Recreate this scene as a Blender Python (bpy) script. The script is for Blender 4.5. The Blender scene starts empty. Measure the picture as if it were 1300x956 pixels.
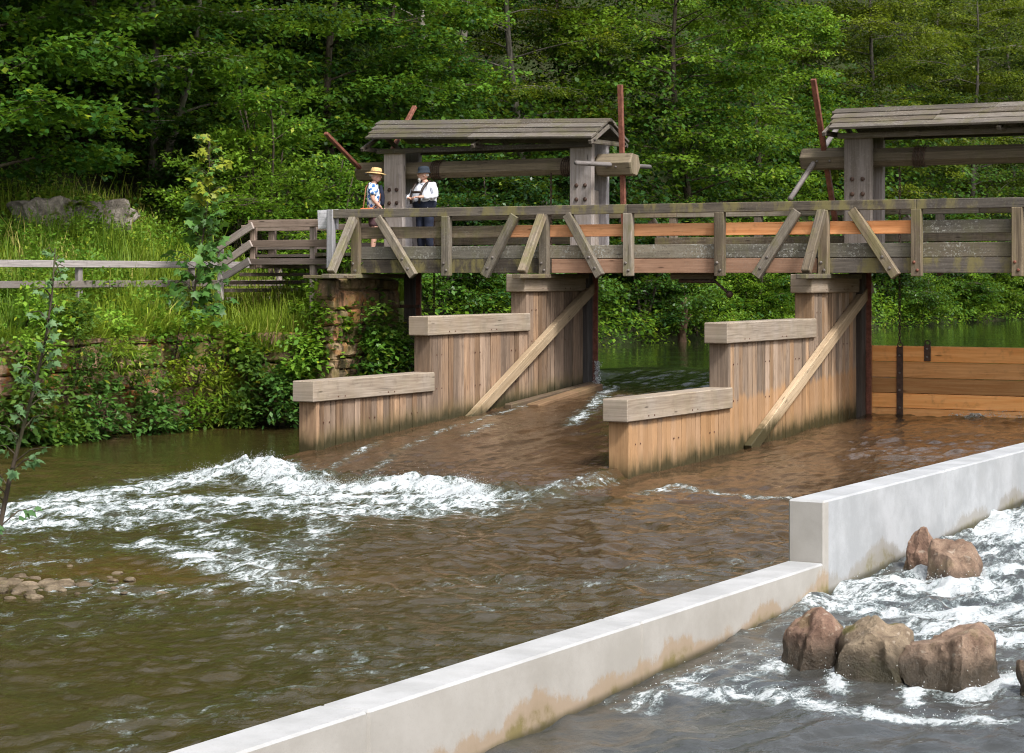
import bpy, bmesh, math, random
import numpy as np
from mathutils import Vector, Matrix
random.seed(7); RNG = np.random.default_rng(11)
SC = bpy.context.scene
COL = SC.collection
# ------------------------------------------------------------------ survey of the place
YAW = math.radians(29.54); CY, SY = math.cos(YAW), math.sin(YAW)
FPX, CX0, HOR = 2700.0, 650.0, 348.0      # focal length in pixels, optical axis, eye level
def ray(px):
    r = (px - CX0) / FPX
    return r*CY - SY, r*SY + CY
def onX(px, X):
    ux, uy = ray(px); d = X/ux
    return d*uy, d                       # Y, depth
def onY(px, Y):
    ux, uy = ray(px); d = Y/uy
    return d*ux, d                       # X, depth
def zz(py, d): return -(py - HOR)/FPX*d
def onZ(px, py, z):
    d = -z*FPX/(py - HOR); ux, uy = ray(px)
    return d*ux, d*uy
# ------------------------------------------------------------------ noise
def _hash(ix, iy, iz, seed):
    n = (ix.astype(np.int64)*374761393 + iy.astype(np.int64)*668265263 + iz.astype(np.int64)*1274126177 + seed*974711) & 0xffffffff
    n = ((n ^ (n >> 13))*1274126177) & 0xffffffff
    n = ((n ^ (n >> 16))*2246822519) & 0xffffffff
    return ((n ^ (n >> 15)) & 0xffffff)/float(0xffffff)
def noise3(x, y, z, seed=0):
    x, y, z = np.broadcast_arrays(np.asarray(x, float), np.asarray(y, float), np.asarray(z, float))
    xi, yi, zi = np.floor(x), np.floor(y), np.floor(z)
    fx, fy, fz = x-xi, y-yi, z-zi
    fx = fx*fx*fx*(fx*(fx*6-15)+10); fy = fy*fy*fy*(fy*(fy*6-15)+10); fz = fz*fz*fz*(fz*(fz*6-15)+10)
    r = 0
    for a in (0, 1):
        for b in (0, 1):
            for c in (0, 1):
                w = (fx if a else 1-fx)*(fy if b else 1-fy)*(fz if c else 1-fz)
                r = r + w*_hash(xi+a, yi+b, zi+c, seed)
    return r*2-1
def fbm(x, y, z=0.0, oct=4, seed=0, gain=.5):
    r, a = 0, 1.0
    for o in range(oct):
        r = r + a*noise3(np.asarray(x)*2**o, np.asarray(y)*2**o, np.asarray(z)*2**o, seed+o*17); a *= gain
    return r
def sstep(a, b, x):
    t = np.clip((np.asarray(x, float)-a)/(b-a), 0, 1); return t*t*(3-2*t)
# ------------------------------------------------------------------ objects
def tag(o, label=None, cat=None, group=None, kind=None):
    if label: o['label'] = label
    if cat: o['category'] = cat
    if group: o['group'] = group
    if kind: o['kind'] = kind
    return o
def empty(name, loc, rz=0.0):
    o = bpy.data.objects.new(name, None); COL.objects.link(o)
    o.location = loc; o.rotation_euler = (0, 0, rz); o.empty_display_size = .2
    return o
LOCAL = []                                # objects whose parts are modelled in the object's own frame
def link(name, me, mat=None, parent=None, local=False):
    o = bpy.data.objects.new(name, me); COL.objects.link(o)
    if mat is not None and len(me.materials) == 0: me.materials.append(mat)
    if parent is not None:
        o.parent = parent
        if local or parent in LOCAL: return o
        bl = parent
        m = Matrix.Identity(4); ch = []
        while bl is not None: ch.append(bl); bl = bl.parent
        for p in reversed(ch):
            m = m @ (p.matrix_parent_inverse @ Matrix.LocRotScale(p.location, p.rotation_euler, p.scale))
        o.matrix_parent_inverse = m.inverted()
    return o
def copy_tree(o, parent=None):
    c = o.copy(); COL.objects.link(c)
    if parent is not None: c.parent = parent
    for ch in list(o.children): copy_tree(ch, c)
    return c
def arrays_mesh(name, V, F, tint=None, smooth=False, uv=None):
    """V (n,3), F (m,k) constant k"""
    V = np.asarray(V, np.float32); F = np.asarray(F, np.int32)
    me = bpy.data.meshes.new(name); m, k = F.shape
    me.vertices.add(len(V)); me.vertices.foreach_set('co', V.ravel())
    me.loops.add(m*k); me.loops.foreach_set('vertex_index', F.ravel())
    me.polygons.add(m); me.polygons.foreach_set('loop_start', np.arange(0, m*k, k, dtype=np.int32))
    if smooth: me.polygons.foreach_set('use_smooth', np.ones(m, bool))
    if tint is not None:
        a = me.color_attributes.new('tint', 'FLOAT_COLOR', 'POINT')
        t = np.ones((len(V), 4), np.float32); t[:, :tint.shape[1]] = tint
        a.data.foreach_set('color', t.ravel())
    me.update(calc_edges=True); me.validate()
    return me
class MB:
    """collects chamfered boxes, bars and tubes with wood-grain UVs and a per-piece tint; build() makes ONE mesh object"""
    def __init__(s): s.v = []; s.f = []; s.uv = []; s.t = []; s.sm = []
    def add(s, vs, fs, uvs=None, tint=None, smooth=False):
        b = len(s.v); s.v += [tuple(v) for v in vs]
        tint = tint or (random.random(), random.random(), random.random())
        s.t += [tint]*len(vs)
        for i, f in enumerate(fs):
            s.f.append([b+j for j in f]); s.sm.append(smooth)
            s.uv += (uvs[i] if uvs else [(vs[j][0], vs[j][1]) for j in f])
        return s
    def box(s, c, size, ax=None, bev=.008, tint=None, jag=0.0):
        """c centre, size (length,width,thick), ax 3 column axes (grain runs along ax[0])"""
        hx, hy, hz = [q/2 for q in size]; bev = min(bev, .45*min(hx, hy, hz))
        if ax is None: ax = (Vector((1,0,0)), Vector((0,1,0)), Vector((0,0,1)))
        ax = [Vector(a).normalized() for a in ax]; c = Vector(c)
        h = (hx, hy, hz); L = []; idx = {}
        for sx in (-1, 1):
            for sy in (-1, 1):
                for sz in (-1, 1):
                    sg = (sx, sy, sz)
                    for k in range(3):
                        p = [sg[j]*(h[j] - (0 if j == k else bev)) for j in range(3)]
                        idx[(sg, k)] = len(L); L.append(p)
        F = []
        for k in range(3):
            a, b = (k+1) % 3, (k+2) % 3
            for sk in (-1, 1):
                q = []
                for sa, sb in ((-1,-1),(1,-1),(1,1),(-1,1)):
                    sg = [0,0,0]; sg[k] = sk; sg[a] = sa; sg[b] = sb
                    q.append(idx[(tuple(sg), k)])
                F.append(q if sk > 0 else q[::-1])
        for k in range(3):                      # edges parallel to axis k
            a, b = (k+1) % 3, (k+2) % 3
            for sa in (-1, 1):
                for sb in (-1, 1):
                    s1 = [0,0,0]; s2 = [0,0,0]; s1[a] = s2[a] = sa; s1[b] = s2[b] = sb; s1[k] = -1; s2[k] = 1
                    q = [idx[(tuple(s1), a)], idx[(tuple(s2), a)], idx[(tuple(s2), b)], idx[(tuple(s1), b)]]
                    F.append(q if sa*sb < 0 else q[::-1])
        for sx in (-1, 1):
            for sy in (-1, 1):
                for sz in (-1, 1):
                    q = [idx[((sx,sy,sz), k)] for k in range(3)]
                    F.append(q if sx*sy*sz > 0 else q[::-1])
        ou, ov = random.random()*40, random.random()*40
        uvs = []
        for q in F:
            n = (Vector(L[q[1]])-Vector(L[q[0]])).cross(Vector(L[q[2]])-Vector(L[q[0]]))
            k = max(range(3), key=lambda j: abs(n[j]))
            if k == 0: uvs.append([(L[j][1]*.35+ou+7, L[j][2]+ov) for j in q])
            elif k == 1: uvs.append([(L[j][0]+ou, L[j][2]+ov) for j in q])
            else: uvs.append([(L[j][0]+ou, L[j][1]+ov+3) for j in q])
        vs = []
        for p in L:
            w = c + ax[0]*p[0] + ax[1]*p[1] + ax[2]*p[2]
            if jag: w += Vector([random.uniform(-jag, jag) for _ in range(3)])
            vs.append(w)
        return s.add(vs, F, uvs, tint)
    def bar(s, a, b, w, t, up=(0,0,1), bev=.008, tint=None):
        """bar from a to b; w across (perp to up x dir), t along 'up-ish'"""
        a, b = Vector(a), Vector(b); d = b-a; L = d.length; d.normalize(); up = Vector(up)
        y = up.cross(d).normalized(); z = d.cross(y).normalized()
        return s.box((a+b)/2, (L, w, t), (d, y, z), bev, tint)
    def tube(s, pts, rad, n=8, cap=True, tint=None, smooth=True, ph=0.0):
        pts = [Vector(p) for p in pts]
        if not hasattr(rad, '__len__'): rad = [rad]*len(pts)
        vs, fs, uvs = [], [], []; prev = None; acc = random.random()*30; accs = []
        for i, p in enumerate(pts):
            d = (pts[min(i+1, len(pts)-1)]-pts[max(i-1, 0)]).normalized()
            x = prev if prev is not None else (Vector((0,0,1)) if abs(d.z) < .9 else Vector((1,0,0)))
            x = (x - d*x.dot(d)).normalized(); y = d.cross(x); prev = x
            if i: acc += (p-pts[i-1]).length
            accs.append(acc)
            for k in range(n):
                a = 2*math.pi*k/n+ph
                vs.append(p + (x*math.cos(a)+y*math.sin(a))*rad[i])
        for i in range(len(pts)-1):
            for k in range(n):
                k2 = (k+1) % n
                fs.append([i*n+k, i*n+k2, (i+1)*n+k2, (i+1)*n+k])
                cw = 2*math.pi*max(rad[i], .01)/n
                uvs.append([(accs[i], k*cw), (accs[i], (k+1)*cw), (accs[i+1], (k+1)*cw), (accs[i+1], k*cw)])
        if cap:
            fs.append(list(range(n))[::-1]); uvs.append([(vs[j].x*.3, vs[j].y) for j in fs[-1]])
            o = (len(pts)-1)*n; fs.append([o+k for k in range(n)]); uvs.append([(vs[j].x*.3, vs[j].y) for j in fs[-1]])
        return s.add(vs, fs, uvs, tint, smooth)
    def ball(s, c, r, seg=8, rings=6, scale=(1,1,1), tint=None):
        vs, fs = [], []
        for i in range(rings+1):
            th = math.pi*i/rings
            for k in range(seg):
                ph = 2*math.pi*k/seg
                vs.append(Vector(c)+Vector((r*scale[0]*math.sin(th)*math.cos(ph), r*scale[1]*math.sin(th)*math.sin(ph), r*scale[2]*math.cos(th))))
        for i in range(rings):
            for k in range(seg):
                k2 = (k+1) % seg
                fs.append([i*seg+k, (i+1)*seg+k, (i+1)*seg+k2, i*seg+k2])
        return s.add(vs, fs, None, tint, True)
    def build(s, name, mat, parent=None):
        me = bpy.data.meshes.new(name); me.from_pydata([tuple(v) for v in s.v], [], s.f)
        uvl = me.uv_layers.new(name='UVMap')
        uvl.data.foreach_set('uv', np.asarray(s.uv, np.float32).ravel())
        a = me.color_attributes.new('tint', 'FLOAT_COLOR', 'POINT')
        t = np.ones((len(s.v), 4), np.float32); t[:, :3] = s.t
        a.data.foreach_set('color', t.ravel())
        me.polygons.foreach_set('use_smooth', s.sm)
        me.update(); return link(name, me, mat, parent)
# ------------------------------------------------------------------ materials
class NT:
    def __init__(s, name):
        s.m = bpy.data.materials.new(name); s.m.use_nodes = True
        s.t = s.m.node_tree; s.t.nodes.clear()
        s.out = s.n('ShaderNodeOutputMaterial')
    def n(s, typ, **kw):
        x = s.t.nodes.new(typ)
        for k, v in kw.items(): setattr(x, k, v)
        return x
    def l(s, a, b): s.t.links.new(a, b)
    def set(s, node, key, v):
        if hasattr(v, 'is_output'): s.l(v, node.inputs[key])
        else: node.inputs[key].default_value = v
    def math(s, op, a, b=0.0, c=None, clamp=False):
        x = s.n('ShaderNodeMath', operation=op); x.use_clamp = clamp
        s.set(x, 0, a); s.set(x, 1, b)
        if c is not None: s.set(x, 2, c)
        return x.outputs[0]
    def mix(s, f, a, b, mode='MIX'):
        x = s.n('ShaderNodeMix', data_type='RGBA', blend_type=mode)
        s.set(x, 0, f); s.set(x, 6, rgba(a)); s.set(x, 7, rgba(b))
        return x.outputs[2]
    def ramp(s, v, lo, hi, a=0.0, b=1.0):
        x = s.n('ShaderNodeMapRange'); x.interpolation_type = 'SMOOTHSTEP'
        for k, q in zip((0,1,2,3,4), (v, lo, hi, a, b)): s.set(x, k, q)
        return x.outputs[0]
    def noise(s, vec, scale, detail=4, rough=.55, dist=0.0):
        x = s.n('ShaderNodeTexNoise'); s.l(vec, x.inputs['Vector'])
        s.set(x, 'Scale', scale); s.set(x, 'Detail', detail); s.set(x, 'Roughness', rough); s.set(x, 'Distortion', dist)
        return x.outputs['Fac']
    def voro(s, vec, scale, feat='F1'):
        x = s.n('ShaderNodeTexVoronoi', feature=feat); s.l(vec, x.inputs['Vector']); s.set(x, 'Scale', scale)
        return x
    def scale(s, vec, sc):
        x = s.n('ShaderNodeVectorMath', operation='MULTIPLY'); s.l(vec, x.inputs[0]); x.inputs[1].default_value = sc
        return x.outputs[0]
    def pos(s): return s.n('ShaderNodeNewGeometry').outputs['Position']
    def obj(s): return s.n('ShaderNodeTexCoord').outputs['Object']
    def uv(s): return s.n('ShaderNodeTexCoord').outputs['UV']
    def attr(s, name='tint'):
        a = s.n('ShaderNodeVertexColor'); a.layer_name = name
        x = s.n('ShaderNodeSeparateColor'); s.l(a.outputs[0], x.inputs[0])
        return a.outputs[0], x.outputs[0], x.outputs[1], x.outputs[2]
    def sep(s, vec):
        x = s.n('ShaderNodeSeparateXYZ'); s.l(vec, x.inputs[0]); return x.outputs
    def nz(s):
        return s.sep(s.n('ShaderNodeNewGeometry').outputs['Normal'])[2]
    def bump(s, h, strength=.4, dist=.01):
        x = s.n('ShaderNodeBump'); s.l(h, x.inputs['Height']); s.set(x, 'Strength', strength); s.set(x, 'Distance', dist)
        return x.outputs[0]
    def pbsdf(s, col, rough=.7, spec=.4, normal=None, metal=0.0, **kw):
        b = s.n('ShaderNodeBsdfPrincipled')
        s.set(b, 'Base Color', rgba(col)); s.set(b, 'Roughness', rough); s.set(b, 'Specular IOR Level', spec); s.set(b, 'Metallic', metal)
        if normal is not None: s.l(normal, b.inputs['Normal'])
        for k, v in kw.items(): s.set(b, k.replace('_', ' '), v)
        return b.outputs[0]
    def done(s, sh): s.l(sh, s.out.inputs[0]); return s.m
def rgba(c):
    if isinstance(c, (tuple, list)): return (*c, 1.0) if len(c) == 3 else c
    return c
def plain(name, col, rough=.7, spec=.3, metal=0.0, var=.25, sc=6):
    t = NT(name); n = t.noise(t.obj(), sc, 4)
    c = t.mix(t.ramp(n, .3, .7), tuple(q*(1-var) for q in col), tuple(min(1, q*(1+var)) for q in col))
    return t.done(t.pbsdf(c, rough, spec, t.bump(n, .15, .01), metal))
def wood(name, a, b, grey, greyamt=.6, moss=0.0, lichen=0.0, wet=None, rough=.78, dark=.5, mosscol=(.10,.105,.03), streak=0.0, redband=None):
    """weathered timber: a/b grain colours, grey weathering per board (tint.r), brightness (tint.g)"""
    t = NT(name); uv = t.uv(); P = t.pos(); _, r, g, bl = t.attr()
    grain = t.noise(t.scale(uv, (1.3, 34, 1)), 1.0, 6, .62, .5)
    broad = t.noise(t.scale(uv, (.5, 6, 1)), 1.0, 3, .5, .8)
    col = t.mix(t.ramp(t.math('ADD', t.math('MULTIPLY', grain, .65), t.math('MULTIPLY', broad, .45)), .38, .72), a, b)
    blot = t.noise(P, 1.6, 4, .6)
    gf = t.math('MULTIPLY', t.ramp(t.math('ADD', t.math('MULTIPLY', r, .7), t.math('MULTIPLY', blot, .6)), .35, .85), greyamt)
    gcol = t.mix(t.ramp(grain, .35, .65), tuple(q*.62 for q in grey), grey)
    col = t.mix(gf, col, gcol)
    # knots and drying cracks
    kn = t.voro(t.scale(uv, (1.7, 8, 1)), 1.0); kd = kn.outputs['Distance']
    kc = t.n('ShaderNodeSeparateColor'); t.l(kn.outputs['Color'], kc.inputs[0])
    kf = t.math('MULTIPLY', t.ramp(kd, .17, .05), t.ramp(kc.outputs[0], .60, .66))
    col = t.mix(t.math('MULTIPLY', kf, .75), col, tuple(q*.22 for q in a))
    cr = t.noise(t.scale(uv, (.9, 60, 1)), 1.0, 3, .5, .3)
    cf = t.ramp(cr, .66, .72)
    col = t.mix(t.math('MULTIPLY', cf, dark), col, (.02,.015,.01))
    # per-board value
    v = t.math('ADD', t.math('MULTIPLY', g, .80), .55)
    col = t.mix(1.0, col, t_rgb(t, v), 'MULTIPLY')
    dirt = t.noise(P, 5.5, 5, .65)
    col = t.mix(t.math('MULTIPLY', t.ramp(dirt, .52, .72), .35), col, tuple(q*.35 for q in b))
    if streak:
        st = t.noise(t.scale(P, (14, 14, .9)), 1.0, 3, .6)
        col = t.mix(t.math('MULTIPLY', t.ramp(st, .5, .68), streak), col, (.025,.02,.015))
    if lichen:
        lv = t.noise(P, 26, 5, .7); lm = t.noise(P, 1.1, 3)
        lf = t.math('MULTIPLY', t.math('MULTIPLY', t.ramp(lv, .53, .62), t.ramp(lm, .38, .58)), lichen)
        col = t.mix(lf, col, (.42,.42,.38))
        lf2 = t.math('MULTIPLY', t.ramp(t.noise(P, 40, 4, .7), .58, .66), lichen*.8)
        col = t.mix(lf2, col, (.05,.05,.045))
    if moss:
        mn = t.noise(t.scale(P, (3.2, 3.2, 1.5)), 1.0, 6, .68)
        mf = t.math('MULTIPLY', t.ramp(mn, .46, .64), moss)
        col = t.mix(mf, col, mosscol)
    ro = rough
    if wet:                                        # soaked, slimy foot above the water line (slope m along Y, level c)
        m, c, reach = wet
        s_ = t.sep(P)
        h = t.math('SUBTRACT', s_[2], t.math('ADD', t.math('MULTIPLY', s_[1], m), c))
        wn = t.noise(t.scale(P, (6, 6, 1.1)), 1.0, 4, .6)
        hh = t.math('ADD', h, t.math('MULTIPLY', t.math('SUBTRACT', wn, .5), -1.0*reach))
        if redband:
            rb = t.ramp(hh, redband+.10, redband-.02)
            col = t.mix(t.math('MULTIPLY', rb, .55), col, t.mix(grain, (.34,.18,.075), (.46,.26,.12)))
        f1 = t.ramp(hh, reach*1.05, reach*.35)
        col = t.mix(t.math('MULTIPLY', f1, .62), col, t.mix(grain, (.10,.075,.035), (.15,.11,.045)))
        f2 = t.ramp(hh, reach*.62, reach*.12)
        col = t.mix(t.math('MULTIPLY', f2, .9), col, (.032,.03,.013))
        ro = t.math('SUBTRACT', rough, t.math('MULTIPLY', f2, .35))
    hgt = t.math('ADD', t.math('MULTIPLY', grain, .6), t.math('MULTIPLY', cf, -1.2))
    return t.done(t.pbsdf(col, ro, .25, t.bump(hgt, .55, .006)))
def t_rgb(t, v):
    x = t.n('ShaderNodeCombineColor'); [t.l(v, x.inputs[i]) for i in range(3)]; return x.outputs[0]
def rust(name, a, b):
    t = NT(name); P = t.pos(); n = t.noise(P, 9, 6, .65); n2 = t.noise(P, 45, 3)
    c = t.mix(t.ramp(n, .35, .66), a, b); c = t.mix(t.math('MULTIPLY', t.ramp(n2, .55, .7), .5), c, tuple(q*.4 for q in a))
    return t.done(t.pbsdf(c, .62, .4, t.bump(n2, .25, .004), .15))
def leafmat(name, lo, hi, tip=None, trans=.42, rough=.5, spec=.22, rnd=.4, yellow=None):
    t = NT(name); _, r, g, b = t.attr()
    oi = t.n('ShaderNodeObjectInfo').outputs['Random']
    P = t.pos(); cl = t.noise(P, .55, 2)
    c = t.mix(t.ramp(t.math('ADD', t.math('MULTIPLY', r, .8), t.math('MULTIPLY', cl, .3)), .15, .95), lo, hi)
    if tip: c = t.mix(t.ramp(g, .94, .99), c, tip)
    v = t.math('ADD', t.math('MULTIPLY', oi, rnd), 1-rnd*.5)
    c = t.mix(1.0, c, t_rgb(t, v), 'MULTIPLY')
    d = t.pbsdf(c, rough, spec)
    tr = t.n('ShaderNodeBsdfTranslucent'); c2 = t.mix(.35, c, (.20,.28,.012)); t.l(c2, tr.inputs[0])
    m = t.n('ShaderNodeMixShader'); m.inputs[0].default_value = trans
    t.l(d, m.inputs[1]); t.l(tr.outputs[0], m.inputs[2])
    return t.done(m.outputs[0])
def bark(name, a, b, white=False):
    t = NT(name); P = t.obj()
    n = t.noise(t.scale(P, (6, 6, 1.2)), 2.0, 6, .65); c = t.mix(t.ramp(n, .35, .65), a, b)
    if white:
        w = t.noise(t.scale(P, (2, 2, 9)), 1.5, 4, .6); c = t.mix(t.ramp(w, .56, .62), c, (.03,.028,.025))
    m = t.noise(P, 1.3, 4); c = t.mix(t.math('MULTIPLY', t.ramp(m, .5, .65), .5), c, (.05,.065,.02))
    return t.done(t.pbsdf(c, .85, .2, t.bump(n, .6, .03)))
def stone(name, cols, lichen=.5, moss=.5, wetz=None):
    """sandstone blocks: per-block tint chooses the colour; lichen and moss in patches"""
    t = NT(name); P = t.pos(); _, r, g, b = t.attr()
    n = t.noise(P, 3.2, 7, .68); n2 = t.noise(P, 17, 5, .7)
    c = t.mix(r, cols[0], cols[1]); c = t.mix(t.ramp(g, .7, .95), c, cols[2])
    c = t.mix(t.math('MULTIPLY', t.ramp(n, .42, .62), .6), c, tuple(q*.33 for q in cols[0]))
    c = t.mix(t.math('MULTIPLY', t.ramp(n2, .58, .7), .4), c, (.45,.38,.32))
    lv = t.noise(P, 2.3, 5, .62, .6); c = t.mix(t.math('MULTIPLY', t.ramp(lv, .56, .63), lichen), c, (.45,.17,.03))
    wl = t.noise(P, 9, 5, .7); c = t.mix(t.math('MULTIPLY', t.ramp(wl, .6, .66), lichen*.8), c, (.45,.43,.36))
    mv = t.noise(P, 1.7, 6, .66); c = t.mix(t.math('MULTIPLY', t.ramp(mv, .45, .58), moss), c, (.11,.10,.02))
    bk = t.noise(t.scale(P, (4, 4, .7)), 1.0, 4, .6); c = t.mix(t.math('MULTIPLY', t.ramp(bk, .5, .66), .75), c, (.02,.02,.012))
    if wetz is not None:
        h = t.math('ADD', t.sep(P)[2], t.math('MULTIPLY', n, .3)); c = t.mix(t.ramp(h, wetz+.55, wetz+.1), c, (.018,.02,.008))
    return t.done(t.pbsdf(c, .85, .25, t.bump(t.math('ADD', n, n2), .7, .03)))
def rockmat(name, a, b, moss=.5, wetz=-3.0):
    t = NT(name); P = t.pos(); n = t.noise(P, 5, 7, .66); n2 = t.noise(P, 30, 5, .7)
    c = t.mix(t.ramp(n, .32, .68), a, b); c = t.mix(t.math('MULTIPLY', t.ramp(n2, .56, .68), .45), c, tuple(q*.3 for q in a))
    gr = t.noise(P, 70, 4, .7); c = t.mix(t.math('MULTIPLY', t.ramp(gr, .5, .7), .55), c, tuple(q*.4 for q in a))
    vn = t.noise(t.scale(P, (9, 9, 14)), 1.0, 6, .65, .6); c = t.mix(t.math('MULTIPLY', t.ramp(vn, .6, .66), .55), c, (.44,.37,.30))
    mo = t.noise(P, 3.5, 5, .6); c = t.mix(t.math('MULTIPLY', t.ramp(mo, .54, .64), moss), c, (.10,.09,.018))
    h = t.math('ADD', t.sep(P)[2], t.math('MULTIPLY', n, .16)); wt = t.ramp(h, wetz+.34, wetz+.08)
    c = t.mix(t.math('MULTIPLY', wt, .9), c, (.026,.021,.012))
    return t.done(t.pbsdf(c, t.math('SUBTRACT', .8, t.math('MULTIPLY', wt, .5)), .35, t.bump(t.math('ADD', t.math('ADD', n, t.math('MULTIPLY', n2, .6)), t.math('MULTIPLY', gr, .3)), .9, .035)))
def concrete(name):
    t = NT(name); P = t.pos(); s_ = t.sep(P); nz = t.nz()
    n = t.noise(P, 1.6, 6, .6); n2 = t.noise(P, 22, 4, .6)
    base = t.mix(t.ramp(n, .35, .68), (.30,.31,.32), (.405,.415,.43))
    base = t.mix(t.math('MULTIPLY', t.ramp(n2, .6, .72), .25), base, (.42,.41,.39))
    run = t.noise(t.scale(P, (9, 9, .7)), 1.0, 4, .6)
    base = t.mix(t.math('MULTIPLY', t.ramp(run, .55, .75), .18), base, (.36,.36,.36))
    pit = t.voro(P, 26).outputs['Distance']; base = t.mix(t.math('MULTIPLY', t.ramp(pit, .12, .05), .5), base, (.25,.25,.24))
    fine = t.noise(P, 75, 3, .6); base = t.mix(t.math('MULTIPLY', t.ramp(fine, .52, .68), .28), base, (.27,.27,.26))
    blo = t.noise(P, .9, 5, .7, .7); base = t.mix(t.math('MULTIPLY', t.ramp(blo, .5, .66), .35), base, (.33,.335,.335))
    # low section is warmer; splash zone along the foot
    low = t.math('MULTIPLY', t.math('LESS_THAN', s_[1], 19.85), t.ramp(nz, .75, .4, .25, 1.0))
    base = t.mix(t.math('MULTIPLY', low, .55), base, t.mix(n, (.285,.245,.19), (.395,.35,.285)))
    lev = t.math('ADD', t.math('MULTIPLY', s_[1], .041), -3.97)           # side channel level
    h = t.math('SUBTRACT', s_[2], lev)
    drip = t.noise(t.scale(P, (17, 17, 1.6)), 1.0, 6, .72); bigs = t.noise(t.scale(P, (1.1, 1.1, .4)), 1.0, 3, .6)
    hh = t.math('SUBTRACT', h, t.math('ADD', t.math('MULTIPLY', t.math('SUBTRACT', drip, .5), .13), t.math('MULTIPLY', t.math('SUBTRACT', bigs, .5), .75)))
    side = t.ramp(nz, .6, .4)
    f1 = t.math('MULTIPLY', t.math('MULTIPLY', t.ramp(t.math('ADD', hh, t.math('MULTIPLY', t.math('SUBTRACT', t.noise(P, 11, 6, .75), .5), .22)), .19, .11), side), .72)
    dark = t.mix(low, (.24,.22,.19), (.30,.21,.13))
    col = t.mix(f1, base, dark)
    f2 = t.math('MULTIPLY', t.math('MULTIPLY', t.ramp(hh, .09, -.01), side), t.ramp(t.noise(P, 4.5, 6, .72), .40, .60, .15, .8))
    col = t.mix(f2, col, t.mix(t.noise(P, 2.6, 4), (.16,.12,.055), (.15,.135,.025)))
    f3 = t.math('MULTIPLY', t.ramp(h, .07, -.01), side); col = t.mix(t.math('MULTIPLY', f3, .8), col, (.03,.028,.012))
    jf = t.math('MULTIPLY', n2, 1.0)
    return t.done(t.pbsdf(col, .82, .25, t.bump(t.math('ADD', n2, t.math('MULTIPLY', pit, .3)), .25, .006)))
def watermat(name, bumpA=.22, foam=True, fine=11.0, rough=.018):
    """water colour from the 'wcol' attribute, foam cover from 'foam'"""
    t = NT(name); P = t.pos()
    a = t.n('ShaderNodeVertexColor'); a.layer_name = 'wcol'
    n1 = t.noise(t.scale(P, (1, .75, 1)), fine, 5, .62, .8); n2 = t.noise(t.scale(P, (1, .8, 1)), fine*.36, 4, .55, .5)
    spk = t.noise(P, 1.7, 6, .68, .8)
    col = t.mix(t.math('MULTIPLY', t.ramp(spk, .38, .64), .4), a.outputs[0], t.mix(.40, (.004,.005,.002), a.outputs[0]))
    near = t.math('ADD', bumpA, t.ramp(t.sep(P)[1], 21.0, 12.0, 0.0, .06))
    nrm = t.bump(t.math('ADD', t.math('MULTIPLY', n1, .55), n2), near, .055)
    w = t.pbsdf(col, rough, .5, nrm, IOR=1.33)
    if not foam: return t.done(w)
    f = t.n('ShaderNodeVertexColor'); f.layer_name = 'foam'
    fs = t.n('ShaderNodeSeparateColor'); t.l(f.outputs[0], fs.inputs[0]); mk = fs.outputs[0]
    fn = t.noise(t.scale(P, (3.6, 1.9, 3.6)), 1.0, 9, .66, 1.3)
    fr = t.noise(t.scale(P, (6.5, 3.2, 6.5)), 1.0, 6, .6, 2.2)
    rid = t.math('SUBTRACT', 1.0, t.math('MULTIPLY', t.math('ABSOLUTE', t.math('SUBTRACT', fr, .5)), 5.0), clamp=True)
    fn2 = t.noise(t.scale(P, (24, 15, 24)), 1.0, 7, .75, 1.0)
    v = t.math('ADD', t.math('MULTIPLY', t.math('SUBTRACT', fn, .5), 2.3), t.math('MULTIPLY', t.math('SUBTRACT', fn2, .5), 1.1))
    v = t.math('ADD', v, t.math('MULTIPLY', rid, .28))
    fac = t.ramp(t.math('ADD', v, t.math('MULTIPLY', mk, 1.05)), .42, .98)
    fac = t.math('MULTIPLY', fac, t.ramp(mk, .02, .16))
    fcol = t.mix(t.ramp(fac, .25, 1.0), (.25,.32,.32), (.60,.635,.65))
    fcol = t.mix(t.math('MULTIPLY', t.ramp(t.math('ADD', t.math('MULTIPLY', fn2, .5), t.math('MULTIPLY', fn, .5)), .54, .40), .75), fcol, (.24,.30,.31))  # blue-grey shadows between the froth, painted into the foam colour
    fb = t.pbsdf(fcol, .55, .3, t.bump(t.math('ADD', fn2, fn), .8, .05))
    m = t.n('ShaderNodeMixShader'); t.l(fac, m.inputs[0]); t.l(w, m.inputs[1]); t.l(fb, m.inputs[2])
    return t.done(m.outputs[0])
def groundmat(name):
    t = NT(name); P = t.pos(); n = t.noise(P, .8, 6, .65); n2 = t.noise(P, 7, 5, .7)
    c = t.mix(t.ramp(n, .35, .65), (.024,.024,.011), (.026,.040,.011)); c = t.mix(t.math('MULTIPLY', t.ramp(n2, .5, .7), .6), c, (.026,.026,.011))
    _, r, g, b = t.attr(); c = t.mix(t.math('MULTIPLY', r, .85), c, t.mix(n2, (.07,.10,.02), (.12,.14,.03)))
    return t.done(t.pbsdf(c, .95, .1, t.bump(n2, .8, .05)))
M = {}
M['bridge'] = wood('weathered_bridge_timber', (.105,.078,.052), (.245,.19,.125), (.27,.24,.20), .7, moss=.5, dark=.85, streak=.25, lichen=.15, mosscol=(.155,.145,.05))
M['rail'] = wood('mossy_dark_rail_timber', (.055,.044,.034), (.13,.105,.078), (.14,.125,.11), .6, moss=.8, lichen=.1, mosscol=(.21,.18,.07))
M['lichen_board'] = wood('lichened_board', (.15,.125,.09), (.24,.20,.145), (.24,.225,.19), .75, moss=.3, lichen=.85, mosscol=(.13,.125,.05))
M['fresh'] = wood('fresh_larch_board', (.58,.23,.085), (.76,.37,.165), (.54,.30,.19), .35, dark=.3)
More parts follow.
